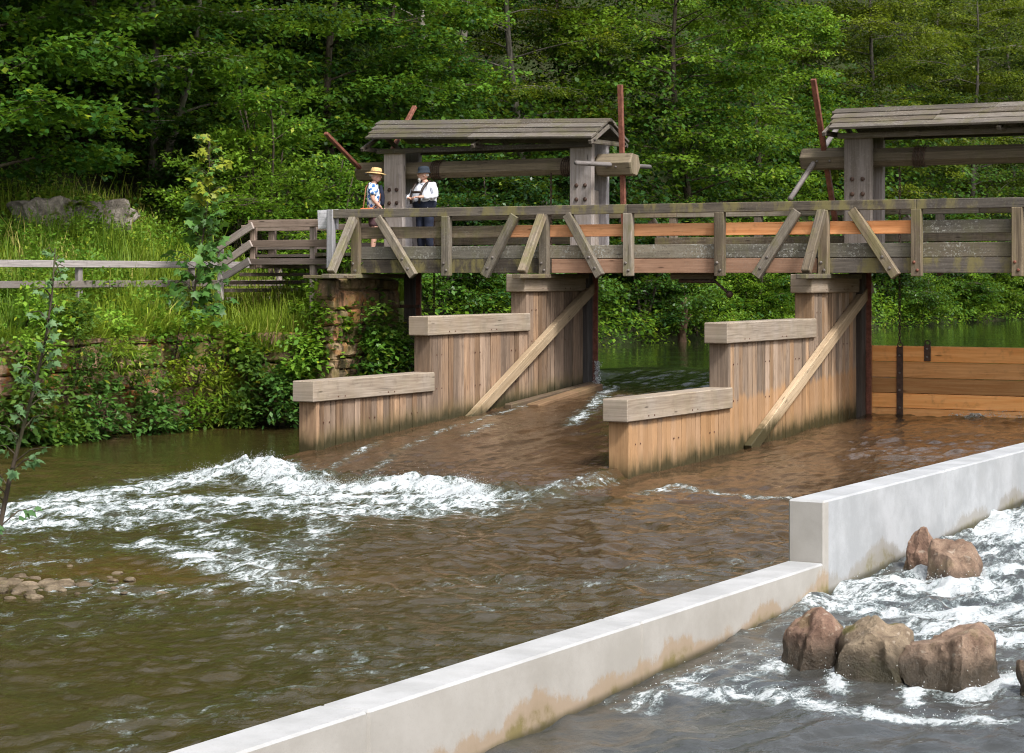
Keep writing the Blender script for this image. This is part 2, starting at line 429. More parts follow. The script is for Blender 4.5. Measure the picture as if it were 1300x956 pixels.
M['pink'] = wood('pinkish_larch_beam', (.36,.20,.125), (.52,.31,.205), (.40,.28,.22), .5, lichen=.12, dark=.4)
M['wing1'] = wood('wing_wall_planks', (.18,.108,.064), (.325,.212,.132), (.285,.23,.19), .5, wet=(.0633,-4.674,.42), streak=.38, dark=.7)
M['wing2'] = wood('wing_wall_planks_light', (.215,.128,.068), (.375,.245,.148), (.33,.28,.24), .55, wet=(.048,-4.45,.42), streak=.32, redband=.80, dark=.7)
M['cap'] = wood('cap_beam_timber', (.215,.16,.11), (.35,.28,.205), (.36,.32,.285), .7, moss=.12, mosscol=(.12,.12,.045))
M['brace'] = wood('wing_brace_timber', (.27,.195,.12), (.39,.30,.20), (.38,.335,.285), .75, wet=(.055,-4.5,.34))
M['gate'] = wood('gate_larch_boards', (.74,.31,.085), (.90,.45,.165), (.45,.33,.20), .25, dark=.25)
M['slot'] = wood('dark_soaked_post', (.055,.045,.038), (.12,.10,.085), (.16,.15,.15), .7)
M['grey'] = wood('silver_grey_oak', (.20,.165,.135), (.33,.285,.26), (.37,.35,.365), .85, lichen=.1, dark=.75)
M['drum'] = wood('brown_drum_timber', (.10,.072,.042), (.20,.15,.092), (.17,.145,.11), .5, lichen=.08, moss=.15, dark=.8)
M['roof'] = wood('old_roof_boards', (.05,.04,.03), (.125,.10,.075), (.165,.145,.125), .7, moss=.35, lichen=.22, mosscol=(.10,.095,.03))
M['fence'] = wood('fence_timber', (.19,.15,.125), (.31,.26,.23), (.36,.325,.32), .85, lichen=.1)
M['stair'] = wood('brown_stair_timber', (.155,.11,.085), (.27,.20,.16), (.30,.25,.23), .6)
M['flaky'] = wood('peeling_white_board', (.36,.34,.36), (.55,.53,.55), (.58,.57,.60), .8, lichen=.4, dark=.8)
M['baulk'] = wood('wet_baulk', (.10,.06,.032), (.20,.125,.07), (.20,.155,.115), .5, moss=.2)
M['rust'] = rust('rusty_red_steel', (.13,.045,.028), (.24,.092,.058))
M['rustdark'] = rust('dark_rusty_iron', (.045,.028,.022), (.10,.055,.038))
M['iron'] = rust('bolt_iron', (.10,.085,.075), (.25,.22,.20))
M['blackhole'] = plain('bolt_rust_brown', (.10,.045,.03), .7)
M['sand'] = stone('sandstone_abutment', ((.22,.135,.08), (.33,.24,.14), (.36,.15,.065)), .4, .55, -3.1)
M['bankstone'] = stone('sandstone_bank_wall', ((.24,.14,.09), (.35,.23,.15), (.46,.27,.19)), .8, .9, -3.1)
M['cliff'] = rockmat('grey_outcrop', (.13,.11,.09), (.27,.235,.20), .7, -50)
M['rock1'] = rockmat('red_boulder', (.15,.085,.06), (.29,.185,.13), .3, -3.2)
M['rock2'] = rockmat('brown_mossy_boulder', (.16,.115,.075), (.31,.24,.165), .85, -3.2)
M['rock3'] = rockmat('tan_boulder', (.16,.10,.068), (.33,.23,.165), .25, -3.2)
M['pebble'] = rockmat('river_stone', (.15,.105,.06), (.31,.24,.16), .3, -3.25)
M['concrete'] = concrete('pale_cast_concrete')
M['stream'] = watermat('stream_water')
M['pond'] = watermat('pond_water', bumpA=.10, foam=False, fine=5, rough=.03)
M['side'] = watermat('channel_water')
M['ground'] = groundmat('earth')
M['skin'] = plain('skin', (.52,.30,.22), .55, .4, 0, .08, 20)
M['spray'] = plain('white_spray', (.60,.635,.65), .4, .5, 0, .02)
# ------------------------------------------------------------------ terrain
XW1, XW2, YG = -19.83, -14.05, 38.3          # wing wall faces, gate line
TAIL = -3.12
def hill(X, Y):
    a = np.interp(-X, [27.0, 28.3, 30, 31.6, 33.5, 40, 60, 110, 160], [-1.45, -.62, -.02, .5, 1.3, 5.0, 22, 72, 115])
    b = np.interp(-X, [26.2, 27.2, 28.4, 30, 33, 37, 60, 110, 160], [-2.6, -1.9, -1.35, -.5, 1.0, 3.2, 21, 72, 115])
    w = sstep(37.5, 43, Y)
    h = a*(1-w)+b*w
    return h + .18*fbm(X*.45, Y*.45, 0, 3, 3)*sstep(27.3, 30, -X) + 1.2*fbm(X*.08, Y*.08, 0, 2, 5)*sstep(33, 45, -X)
def gz(X, Y): return float(hill(np.array([X]), np.array([Y]))[0])
def build_ground():
    xs = np.concatenate([np.arange(-170, -60, 5), np.arange(-60, -34, 1.0), np.arange(-34, -27.5, .35), [-27.42, -27.38, -27.0, -26.6, -26.2, -25.6, -25, -24, -20, -15, -8, -3, -1.6, -1.2, -1.15], np.arange(0, 60, 4), [90, 140, 200]])
    ys = np.concatenate([np.arange(-60, 10, 6), np.arange(10, 35, .5), [35.5, 35.8, 35.9, 36.3], np.arange(36.6, 62, .5), np.arange(62, 110, 2), np.arange(110, 320, 10)])
    X, Y = np.meshgrid(xs, ys)
    H = hill(X, Y)
    riv = (X > -27.4)
    bedy = np.interp(-X, [26.2, 26.6, 27.0, 27.4], [-4.3, -3.0, -2.3, -1.85])
    H = np.where(riv, np.where(Y > 39.6, np.maximum(np.where(X < -25.5, bedy, -4.3), -4.3), -4.3), H)
    pat = (X > -27.4) & (X < -24.7) & (Y > 35.85) & (Y < 39.7)
    H = np.where(pat, np.minimum(-1.5+(Y-35.8)*.33, -.55), H)
    H = np.where(X > -1.3, np.where(X < -1.17, -2.2, -1.65+.02*np.clip(X, 0, 60)), H)
    H = np.where((Y > 255) & (X > -40), np.maximum(H, -1.2), H)
    ny, nx = X.shape
    V = np.stack([X, Y, H], -1).reshape(-1, 3)
    i = np.arange(ny*nx).reshape(ny, nx)
    F = np.stack([i[:-1, :-1], i[:-1, 1:], i[1:, 1:], i[1:, :-1]], -1).reshape(-1, 4)
    g = np.maximum(sstep(34.5, 31.5, -X)*sstep(27.2, 27.6, -X)*sstep(46, 40, Y) + (X > -1.2), pat)
    me = arrays_mesh('ground', V, F, np.stack([g.ravel()]*3, -1), True)
    tag(link('ground', me, M['ground']), kind='structure')
build_ground()
# ------------------------------------------------------------------ water
def grid(xs, ys):
    X, Y = np.meshgrid(xs, ys); ny, nx = X.shape; i = np.arange(ny*nx).reshape(ny, nx)
    F = np.stack([i[:-1, :-1], i[:-1, 1:], i[1:, 1:], i[1:, :-1]], -1).reshape(-1, 4)
    return X, Y, F
def stroke_mask(X, Y, strokes):
    """soft bands of white water along the listed runs on the ground plane"""
    m = np.zeros_like(X)
    for pts, r, s in strokes:
        d2 = np.full(X.shape, 1e9)
        for (x0, y0), (x1, y1) in zip(pts[:-1], pts[1:]):
            dx, dy = x1-x0, y1-y0; L = dx*dx+dy*dy+1e-9
            t = np.clip(((X-x0)*dx+(Y-y0)*dy)/L, 0, 1)
            d2 = np.minimum(d2, (X-x0-t*dx)**2+(Y-y0-t*dy)**2)
        m = np.maximum(m, s*np.exp(-d2/(2*r*r)))
    return m
def W(pts, z=TAIL): return [onZ(px, py, z) for px, py in pts]
CREST = W([(262, 606), (330, 604), (380, 622), (440, 624), (510, 620), (560, 626), (605, 634)])
STREAM_FOAM = [
    (CREST, .42, .74),
    (W([(0, 655), (60, 640), (130, 628), (200, 618), (262, 606)]), .46, .62),
    (W([(100, 650), (200, 640), (300, 636), (400, 636), (500, 634), (575, 640)]), .66, .66),
    (W([(0, 668), (100, 664), (200, 656), (300, 650), (420, 650), (540, 648)]), .66, .52),
    (W([(185, 690), (230, 702), (270, 716), (310, 724), (345, 738)]),   .30, .52),
    (W([(250, 665), (300, 700), (340, 730), (352, 752)]), .30, .42),
    (W([(430, 655), (380, 690), (350, 720), (345, 745)]), .34, .36),
    (W([(640, 636), (700, 630), (768, 617)]), .18, .30),
    (W([(320, 780), (400, 800), (420, 850)]), .7, .11),
    (W([(440, 740), (560, 800), (640, 850), (640, 930)]), 1.1, .04),
    (W([(100, 745), (200, 752), (300, 742), (420, 750)]), .36, .26),
    (W([(815, 628), (860, 620), (900, 627), (960, 632), (992, 636)]), .13, .42),
    (W([(455, 580), (510, 559), (560, 545), (622, 536), (680, 527), (730, 515)], -2.68), .07, .27), (W([(590, 546), (625, 537)], -2.62), .08, .33), (W([(725, 516), (760, 502), (778, 494)], -2.3), .12, .42),
    (W([(1225, 530), (1260, 528), (1300, 528)], -2.62), .10, .8), (W([(1100, 523), (1130, 522)], -2.62), .10, .5),
    (W([(380, 600), (430, 585), (480, 570)], -2.9), .07, .34),
]
def bay_height(X, Y):
    mid = sstep(XW1-.35, XW1-.05, X)*sstep(XW2+.1, XW2-.25, X)
    zmid = np.interp(Y, [24.6, 25.6, 26.4, 28.0, 31, 35, 37.2, 38.6, 40.5], [TAIL, TAIL, -3.03, -2.90, -2.71, -2.47, -2.30, -2.22, -2.02])
    rgt = sstep(XW2-.1, XW2+.1, X)
    zr = np.interp(Y, [26.5, 27.6, 29, 34, 38.4], [TAIL, -3.10, -3.05, -2.82, -2.62])
    return TAIL + mid*(zmid-TAIL) + rgt*(zr-TAIL), mid, rgt
def build_stream():
    xs = np.arange(-27.3, -7.83, .05); ys = np.concatenate([np.arange(5.5, 18, .055), np.arange(18, 30.5, .045), np.arange(30.5, 40.6, .07)])
    X, Y, F = grid(xs, ys)
    Z, mid, rgt = bay_height(X, Y)
    foam = stroke_mask(X, Y, STREAM_FOAM)
    pool = sstep(28.2, 26.2, Y)
    calm = sstep(-20.3, -21.0, X)*sstep(27, 28, Y)
    foam = np.maximum(foam, .125*sstep(-.05, .5, fbm(X*.55, Y*.5, 0, 3, 61))*sstep(24, 21, Y)*sstep(-22, -19, X))
    amp = (.35+.65*pool)*(1-.55*calm)
    wx = X + .35*fbm(X*.5, Y*.5, 0, 2, 31); wy = Y + .35*fbm(X*.5, Y*.5, 9, 2, 33)
    rip = .012*fbm(wx*.8, wy*.95, 0, 2, 1) + (.014+.020*sstep(-17, -11, X)*sstep(15, 20, Y))*fbm(wx*2.2, wy*2.4, 0, 2, 2) + .017*fbm(wx*4.6, wy*5.4, 0, 2, 4) + .006*fbm(X*8.5, Y*9.5, 0, 1, 5)
    Z = Z + amp*rip
    chute = ((mid > .5) | (rgt > .5)) & (Y > 26.5)
    Z = Z + np.where(chute, .018*fbm(X*3.2, Y*.9, 0, 3, 6)+.012*fbm(X*8, Y*3, 0, 2, 8), 0)
    # steep little waves where the ramp plunges into the pool
    edge = np.exp(-((Y-26.35)/.55)**2)*sstep(-21.5, -20.3, X)*sstep(-13.6, -14.4, X)
    Z = Z + edge*(.07*np.abs(fbm(X*2.6, Y*2.2, 0, 3, 12)) + .03*fbm(X*7, Y*6, 0, 2, 13))
    f2 = np.clip(foam, 0, 1.2)
    rough = 1-np.abs(fbm(X*2.1, Y*1.7, 0, 4, 21))*1.5
    Z = Z + f2**1.3*(.075*rough + .05*fbm(X*5.5, Y*4.5, 0, 3, 22) + .01)
    cr = stroke_mask(X, Y, [(CREST, .28, 1.0)])
    Z = Z + cr*np.clip(.05*noise3(X*1.3, Y*1.2, 0, 41)+.06*fbm(X*4.5, Y*4.5, 0, 4, 42)+.02, -.03, .2)
    V = np.stack([X, Y, Z], -1).reshape(-1, 3)
    # cull far-side cells outside the middle bay beyond the gates
    keep = ~(((mid < .02)).reshape(-1)[F].all(1) & (Y.reshape(-1)[F] > 38.45).any(1))
    F = F[keep]
    me = arrays_mesh('stream', V, F, None, True)
    brown = np.array([.082, .050, .027]); olive = np.array([.056, .044, .015]); gr = np.array([.050, .042, .014]); green = np.array([.036, .050, .032])
    n = .5+.5*fbm(X*.35, Y*.35, 0, 3, 55)
    w = np.where(chute, 1.0, 0.0)[..., None]*.95
    poolc = olive*1.0 + (np.array([.070, .045, .018])-olive)*(sstep(-16, -11, X)*sstep(14, 22, Y))[..., None]
    poolc = poolc*(1-.5*calm[..., None]) + gr*.5*calm[..., None]
    shal = stroke_mask(X, Y, [(W([(0, 712), (120, 725), (260, 735), (400, 738)]), .9, 1), (W([(200, 545), (370, 535)]), .8, .9)])
    c = poolc*(1-w) + brown*w*(.7+.5*n[..., None])
    c = c*(1-.55*shal[..., None]) + np.array([.12, .075, .022])*.55*shal[..., None]
    pf = sstep(36.6, 39.2, Y)[..., None]; c = c*(1-pf)+np.array([.018, .024, .009])*pf
    ff = np.clip(foam*1.5, 0, 1)[..., None]; c = c*(1-.7*ff) + green*.7*ff*1.4
    c = c*np.where(chute, .80, .74)[..., None]*np.array([1.06, 1.0, .95])
    wc = np.ones((c.shape[0]*c.shape[1], 4), np.float32); wc[:, :3] = c.reshape(-1, 3)
    a = me.color_attributes.new('wcol', 'FLOAT_COLOR', 'POINT'); a.data.foreach_set('color', wc.ravel())
    fc = np.ones((foam.size, 4), np.float32); fc[:, :3] = np.clip(foam, 0, 1.2).reshape(-1, 1)
    a = me.color_attributes.new('foam', 'FLOAT_COLOR', 'POINT'); a.data.foreach_set('color', fc.ravel())
    tag(link('stream', me, M['stream']), kind='structure')
    return X, Y, Z, foam
SX, SYY, SZ, SFOAM = build_stream()
def build_pond():
    xs = np.concatenate([np.arange(-29, 12, .35)]); ys = np.concatenate([np.arange(38.42, 70, .25), np.arange(70, 270, 1.5)])
    X, Y, F = grid(xs, ys)
    Z = -2.0 + .008*fbm(X*.9, Y*.9, 0, 3, 71) + 0*X
    mid = sstep(XW1-.3, XW1, X)*sstep(XW2+.1, XW2-.2, X)
    Z = Z - mid*sstep(41.5, 38.4, Y)*.3
    left = (X.reshape(-1)[F] < -24.4).any(1) & (Y.reshape(-1)[F] < 40.2).any(1)
    F = F[~left]
    me = arrays_mesh('pond', np.stack([X, Y, Z], -1).reshape(-1, 3), F, None, True)
    wc = np.ones((X.size, 4), np.float32); wc[:, :3] = (.018, .024, .009)
    a = me.color_attributes.new('wcol', 'FLOAT_COLOR', 'POINT'); a.data.foreach_set('color', wc.ravel())
    tag(link('pond', me, M['pond']), kind='structure')
build_pond()
def ch_level(Y): return .041*Y - 3.97
SIDE = [([onZ(px, py, -3.12) for px, py in q], r, s) for q, r, s in [
    ([(1062, 752), (1100, 742), (1150, 740), (1200, 742), (1290, 745)], .34, .5), ([(1170, 728), (1230, 738), (1290, 725)], .16, .6),
    ([(1255, 670), (1275, 690), (1300, 700)], .30, .60), ([(1225, 650), (1262, 645), (1300, 650)], .3, .6),
    ([(1090, 765), (1180, 775), (1300, 770)], .30, .45), ([(1190, 790), (1250, 800), (1300, 800)], .25, .45),
    ([(880, 845), (930, 850), (1000, 852)], .16, .55), ([(940, 835), (1000, 815)], .10, .4), ([(1230, 855), (1300, 835)], .14, .8),
    ([(1160, 800), (1162, 860)], .06, .8), ([(1060, 800), (1062, 850)], .05, .7), ([(1000, 855), (1060, 868), (1160, 875), (1260, 880)], .12, .55),
    ([(1150, 735), (1200, 740)], .12, .6), ([(980, 800), (880, 830), (800, 860)], .12, .3)]]
def build_side():
    xs = np.arange(-7.76, -1.1, .035); ys = np.concatenate([np.arange(4, 12, .08), np.arange(12, 30, .04), np.arange(30, 41, .15)])
    X, Y, F = grid(xs, ys)
    foam = stroke_mask(X, Y, SIDE) + .22*sstep(16.8, 19.5, Y)*sstep(-.9, .35, fbm(X*.9, Y*.7, 0, 3, 90))+.10*sstep(13, 16.5, Y)
    amp = .7+.9*sstep(16.5, 20, Y)
    wx = X+.25*fbm(X*.8, Y*.8, 0, 2, 81); wy = Y+.25*fbm(X*.8, Y*.8, 5, 2, 82)
    Z = ch_level(Y) + amp*(.035*fbm(wx*1.5, wy*1.5, 0, 2, 83)+.022*fbm(wx*3.6, wy*3.2, 0, 2, 84)+.009*fbm(wx*8, wy*8, 0, 2, 85))
    Z = Z + np.clip(foam, 0, 1)**1.3*(.05*(1-1.4*np.abs(fbm(X*3, Y*2.6, 0, 3, 86)))+.03*fbm(X*8, Y*7, 0, 2, 87))
    me = arrays_mesh('side_channel', np.stack([X, Y, Z], -1).reshape(-1, 3), F, None, True)
    wc = np.ones((X.size, 4), np.float32); n = (.5+.5*fbm(X*.7, Y*.7, 0, 3, 88)).reshape(-1, 1)
    wc[:, :3] = np.array([.050, .056, .060])*(1-n*.5)+np.array([.06, .045, .022])*n*.5
    a = me.color_attributes.new('wcol', 'FLOAT_COLOR', 'POINT'); a.data.foreach_set('color', wc.ravel())
    fc = np.ones((X.size, 4), np.float32); fc[:, :3] = np.clip(foam, 0, 1.2).reshape(-1, 1)
    a = me.color_attributes.new('foam', 'FLOAT_COLOR', 'POINT'); a.data.foreach_set('color', fc.ravel())
    tag(link('side_channel', me, M['side']), kind='structure')
build_side()
def octa(P, R):
    n = len(P); d = np.array([[1,0,0],[-1,0,0],[0,1,0],[0,-1,0],[0,0,1],[0,0,-1]], float)
    V = (P[:, None, :] + d[None]*R[:, None, None]*RNG.uniform(.6, 1.4, (n, 6, 1))).reshape(-1, 3)
    f = np.array([[0,2,4],[2,1,4],[1,3,4],[3,0,4],[2,0,5],[1,2,5],[3,1,5],[0,3,5]])
    F = (np.arange(n)[:, None, None]*6+f[None]).reshape(-1, 3)
    return V, F
def build_spray():
    P, R = [], []
    fl = SFOAM.ravel(); p = np.clip(stroke_mask(SX, SYY, [(CREST, .20, 1.0)]).ravel(), 0, 1)**1.5
    p = p*np.clip(.2+noise3(SX*1.6, SYY*1.1, 0, 41).ravel(), .03, 1) + .006*np.clip(fl-.45, 0, 1); p /= p.sum()
    idx = RNG.choice(len(p), 10000, p=p)
    n = len(idx); h = RNG.exponential(.045, n)
    base = np.stack([SX.ravel()[idx], SYY.ravel()[idx], SZ.ravel()[idx]], -1)
    base[:, :2] += RNG.normal(0, .05, (n, 2)); base[:, 2] += np.minimum(h, .33)
    P.append(base); R.append(RNG.uniform(.002, .0065, n)*(1-.6*np.minimum(h/.3, 1)))
    # spurt beside the slot post, drips at the gate foot
    m = 500; q = RNG.uniform(0, 1, m); x, y = XW1+.22, 38.1
    P.append(np.stack([x+RNG.normal(0, .03, m)+.12*(1-q)**2, y+RNG.normal(0, .05, m)-.25*(1-q)**2, -1.75-.5*(1-q)], -1)); R.append(RNG.uniform(.004, .012, m))
    m = 500; P.append(np.stack([RNG.uniform(-12.3, -9.5, m), RNG.normal(38.05, .06, m), -2.6+RNG.exponential(.03, m)], -1)); R.append(RNG.uniform(.003, .010, m))
    # side channel
    m = 1800; k = RNG.integers(0, len(SIDE), m); q = RNG.uniform(0, 1, m); pts = np.zeros((m, 3))
    for i in range(m):
        s = SIDE[k[i]][0]; j = random.randrange(len(s)-1); t = q[i]
        pts[i, :2] = [s[j][0]*(1-t)+s[j+1][0]*t, s[j][1]*(1-t)+s[j+1][1]*t]
    pts[:, :2] += RNG.normal(0, .10, (m, 2)); pts[:, 2] = ch_level(pts[:, 1])+.01+RNG.exponential(.025, m)
    pts = pts[pts[:, 0] > -7.55]
    P.append(pts); R.append(RNG.uniform(.002, .006, len(pts)))
    V, F = octa(np.concatenate(P), np.concatenate(R))
    tag(link('white_spray', arrays_mesh('white_spray', V, F, None, True), M['spray']), 'white water spray thrown up along the foaming edge', 'spray', kind='stuff')
build_spray()
# ------------------------------------------------------------------ wing walls
BOLT = {}
def bolts(pts, axis, mat, parent, r=.018, name='bolt', h=.02):
    """each bolt head an object of its own sharing one mesh"""
    key = (r, h, mat.name)
    if key not in BOLT:
        mb = MB(); mb.tube([(0, 0, -.005), (0, 0, h*.7), (0, 0, h)], [r, r, r*.6], 8); o = mb.build(name, mat); BOLT[key] = o.data; bpy.data.objects.remove(o)
    q = Vector(axis).to_track_quat('Z', 'Y').to_matrix().to_4x4()
    for p in pts:
        o = link(name, BOLT[key], None, parent); o.matrix_basis = Matrix.Translation(Vector(p)) @ q
def planks_x(mb, X, y0, y1, zt, zb, th, wmin=.15, wmax=.21):
    """upright planks whose faces look towards +X"""
    y = y0
    while y < y1-.02:
        w = min(random.uniform(wmin, wmax), y1-y)
        if y1-(y+w) < .06: w = y1-y
        off = random.uniform(-.010, .008); tl = random.gauss(0, .0035)
        mb.box((X-th/2+off, y+w/2, (zt+zb)/2), (zt-zb, w-random.uniform(.006, .016), th), ((0,tl,1), (0,1,-tl), (1,0,0)), .007)
        y += w
def wing_wall(name, label, X, ys, caps, zfoot, brace, mat, yend):
    """ys = start of low, middle, high step; caps = top level of each"""
    T = .33
    root = tag(empty(name, (X-T/2, (ys[0]+yend)/2, zfoot)), label, 'sluice wall', 'timber wing walls of the weir')
    CH = .34
    fr, bk, ends = MB(), MB(), MB()
    bounds = [(ys[0], ys[1]), (ys[1], ys[2]), (ys[2], yend)]
    for (a, b), zt in zip(bounds, caps):
        planks_x(fr, X, a+.10, b+.10 if b != yend else b, zt-CH, zfoot, .05)
        planks_x(bk, X-T+.05, a+.10, b+.10 if b != yend else b, zt-CH, zfoot, .05)
    fr.build('planking', M[mat], root); bk.build('planking', M[mat], root)
    zprev = zfoot
    for (a, b), zt in zip(bounds, caps):
        e = MB()
        e.box((X-T/2+.004, a+.045, (zt-CH+zprev)/2), (zt-CH-zprev, T+.012, .10), ((0,0,1), (1,0,0), (0,1,0)), .01)
        e.build('end_post', M[mat], root)
        c = MB(); a2 = a-.16; b2 = (b+.06 if b != yend else yend)
        c.box((X-T/2+.02, (a2+b2)/2, zt-CH/2), (b2-a2, T+.09, CH), ((0,1,0), (1,0,0), (0,0,1)), .014, (random.uniform(.25, .5), random.uniform(.35, .6), .5))
        cap = c.build('cap_beam', M['cap'], root)
        pts = []
        for yy in (a+.55, a+.75, (a+b)/2+.3, (a+b)/2+.5):
            if yy < b2-.2: pts.append((X+.066, yy, zt-CH+.06))
        bolts(pts, (1,0,0), M['blackhole'], cap, .014, 'bolt', .006)
        pts = []
        yy = a+.22
        while yy < b-.1:
            for q in (0, .17): pts.append((X+.005, yy+q, zt-CH-.35)); pts.append((X+.005, yy+q, zt-CH-.95))
            yy += 1.35
        bolts([p for p in pts if p[2] > zfoot+.5], (1,0,0), M['blackhole'], root, .013, 'bolt', .006)
        zprev = zt-CH-.02
    (y0, z0), (y1, z1) = brace
    d = xbar(MB(), X+.075, y0, z0, y1, z1, .21, .13)
    d.build('diagonal_brace', M['brace'], root)
    sl = MB()
    sl.box((X-.02, yend+.10, -1.3), (3.6, .26, .20), ((0,0,1), (1,0,0), (0,1,0)), .01); sl.build('slot_post', M['slot'], root)
    st = MB(); st.box((X+.06, yend+.26, -1.35), (3.5, .07, .10), ((0,0,1), (1,0,0), (0,1,0)), .004)
    st.box((X+.16, yend+.235, -1.35), (3.5, .10, .03), ((0,0,1), (1,0,0), (0,1,0)), .004); st.build('steel_guide', M['rust'], root)
    return root
def xbar(mb, X, y0, z0, y1, z1, w, t):
    d = Vector((0, y1-y0, z1-z0)); L = d.length; d.normalize(); n = Vector((0, -d.z, d.y))
    mb.box((X, (y0+y1)/2, (z0+z1)/2), (L, w, t), (d, n, (1,0,0)), .01); return mb
def ypt(px, py, X):
    Y, d = onX(px, X); return Y, zz(py, d)
w1y = [onX(401, XW1)[0], onX(546, XW1)[0], onX(668, XW1)[0]]
w1c = [zz(484, onX(395, XW1)[1]), zz(401.7, onX(542, XW1)[1]), 0.0]
w2y = [onX(798, XW2)[0], onX(924, XW2)[0], onX(1031, XW2)[0]]
w2c = [zz(506.6, onX(796, XW2)[1]), zz(409.7, onX(921, XW2)[1]), 0.0]
YE = 37.9
b1 = (ypt(583, 543, XW1), ypt(752, 361, XW1)); b2 = (ypt(945, 572, XW2), ypt(1100, 364, XW2))
def wing(name, label, X, ys, caps, zf, br, mat):
    r = wing_wall(name, label, X, ys, caps, zf, br, mat, YE)
    return r
wing('wing_wall', 'stepped plank wing wall with diagonal brace, standing behind the foam below the left windlass', XW1, w1y, w1c, -3.6, b1, 'wing1')
wing('wing_wall', 'stepped plank wing wall with diagonal brace, joining the closed orange board gate', XW2, w2y, w2c, -3.7, b2, 'wing2')
# loose baulks lying at the foot of the first wing wall
for (pa, pb, dx, w, t, lab) in [((645, 526), (752, 497), .20, .16, .11, 'dark wet timber baulk lying along the foot of the wing wall'),
                           ((676, 527), (758, 500), .55, .26, .13, 'split pale edged timber baulk at the water side of the darker one')]:
    X = XW1+dx; (ya, za), (yb, zb) = ypt(*pa, X), ypt(*pb, X)
    mb = MB(); mb.box((X, (ya+yb)/2, (za+zb)/2+.14), (math.hypot(yb-ya, zb-za), w, t), ((0, yb-ya, zb-za), (1, 0, 0), (0, -(zb-za), yb-ya)), .015)
    tag(mb.build('timber_baulk', M['baulk']), lab, 'timber')
# ------------------------------------------------------------------ gates
def gate(label, x0, x1, straps, group='board gates across the weir bays'):
    root = tag(empty('sluice_gate', ((x0+x1)/2, YG, -2.75)), label, 'sluice gate', group)
    z = -2.78
    for k, h in enumerate((.27, .28, .29, .30, .30)):
        mb = MB(); mb.box(((x0+x1)/2, YG+random.uniform(-.006, .006), z+h/2), (x1-x0, h-.008, .10), ((1,0,0), (0,0,1), (0,-1,0)), .008)
        mb.build('gate_board', M['gate'], root); z += h
    for xs, za, zb in straps:
        mb = MB(); mb.box((xs, YG-.075, (za+zb)/2), (zb-za, .12, .03), ((0,0,1), (1,0,0), (0,1,0)), .004)
        s = mb.build('iron_strap', M['rustdark'], root)
        n = max(2, int((zb-za)/.27)); bolts([(xs, YG-.09, za+(i+.5)*(zb-za)/n) for i in range(n)], (0,-1,0), M['iron'], s, .022, 'bolt', .02)
        e = MB(); e.tube([(xs+.05*math.cos(a), YG-.06, zb+.03+.045*math.sin(a)) for a in np.linspace(0, 2*math.pi, 13)], .012, 6, False); e.build('ring', M['rustdark'], s)
xg = onY(1144, YG)[0]; xg2 = onY(1179, YG)[0]
gate('closed gate of orange larch boards with two iron straps, right of the second wing wall', XW2+.13, -8.35, [(xg, -2.66, -1.36), (xg2, -1.62, -1.31), (-10.1, -2.66, -1.29)])
gate('board gate of the narrow bay, mostly hidden behind the first wing wall', -24.2, XW1-.47, [(-23.2, -2.66, -1.29), (-21.2, -2.66, -1.29)])
def chain(label, x, y, z0, z1):
    mb = MB(); z = z0; k = 0
    while z > z1:
        a = [(x+(.022*math.cos(q) if k % 2 else 0), y+(0 if k % 2 else .022*math.cos(q)), z-.035+.045*math.sin(q)) for q in np.linspace(0, 2*math.pi, 9)]
        mb.tube(a, .008, 5, False); z -= .066; k += 1
    tag(mb.build('chain', M['rustdark']), label, 'chain', 'lifting chains')
chain('rusty lifting chain hanging from the bridge to the strap of the closed gate', xg, 38.22, 2.0, -1.25)
chain('rusty chain hanging from the left windlass drum under the bridge', onY(551, 38.2)[0], 38.2, 2.0, -1.3)
chain('rusty chain hanging from the left drum beside its silver right post', onY(704, 38.15)[0], 38.0, 2.05, .46)
# ------------------------------------------------------------------ abutment
def blocks(mb, org, u, n, L, H, rows=.42, dep=.35, lo=.5, hi=1.1, bev=.05, jag=.025):
    """coursed rough blocks on a face: org lower corner, u along, n outwards"""
    u = Vector(u); n = Vector(n); z = 0
    while z < H-.02:
        h = min(random.uniform(rows*.65, rows*1.3), H-z)
        if H-z-h < .15: h = H-z
        x = 0
        while x < L-.02:
            w = min(random.uniform(lo, hi), L-x)
            if L-x-w < .25: w = L-x
            p = Vector(org)+u*(x+w/2)+Vector((0,0,z+h/2))+n*(random.uniform(-.05, .05)-dep/2)
            mb.box(p, (w-.022, h-.022, dep), (u+Vector((0,0,random.uniform(-.03, .03))), (0,0,1), n), bev, jag=jag)
            x += w
        z += h
    return mb
ab = tag(empty('stone_abutment', (-25.6, 37.4, -4)), 'coursed sandstone abutment carrying the left end of the bridge', 'abutment')
mb = MB(); blocks(mb, (-24.3, 35.62, -4.2), (0,1,0), (1,0,0), 2.45, 4.12, .34, .3, .35, .8, .045, .022); blocks(mb, (-24.72, 35.6, -4.2), (1,0,0), (0,-1,0), .42, 4.12, .34, .25, .3, .45, .045, .022)
mb.box((-24.66, 36.9, -2.15), (.5, 2.3, 4.0), None, .02); mb.build('masonry', M['sand'], ab)
mb = MB(); mb.box((-24.12, 38.2, -1.0), (2.6, .22, .2), ((0,0,1), (1,0,0), (0,1,0)), .012); p = mb.build('slot_post', M['slot'], ab)
mb = MB(); mb.box((-24.2, 38.08, -.68), (.75, .07, .03), ((1,0,0), (0,0,1), (0,1,0)), .004); mb.build('iron_strap', M['rustdark'], p)
mb = MB(); mb.box((-23.92, 38.2, -.72), (2.2, .12, .05), ((0,0,1), (1,0,0), (0,1,0)), .004); mb.build('steel_guide', M['rust'], ab)
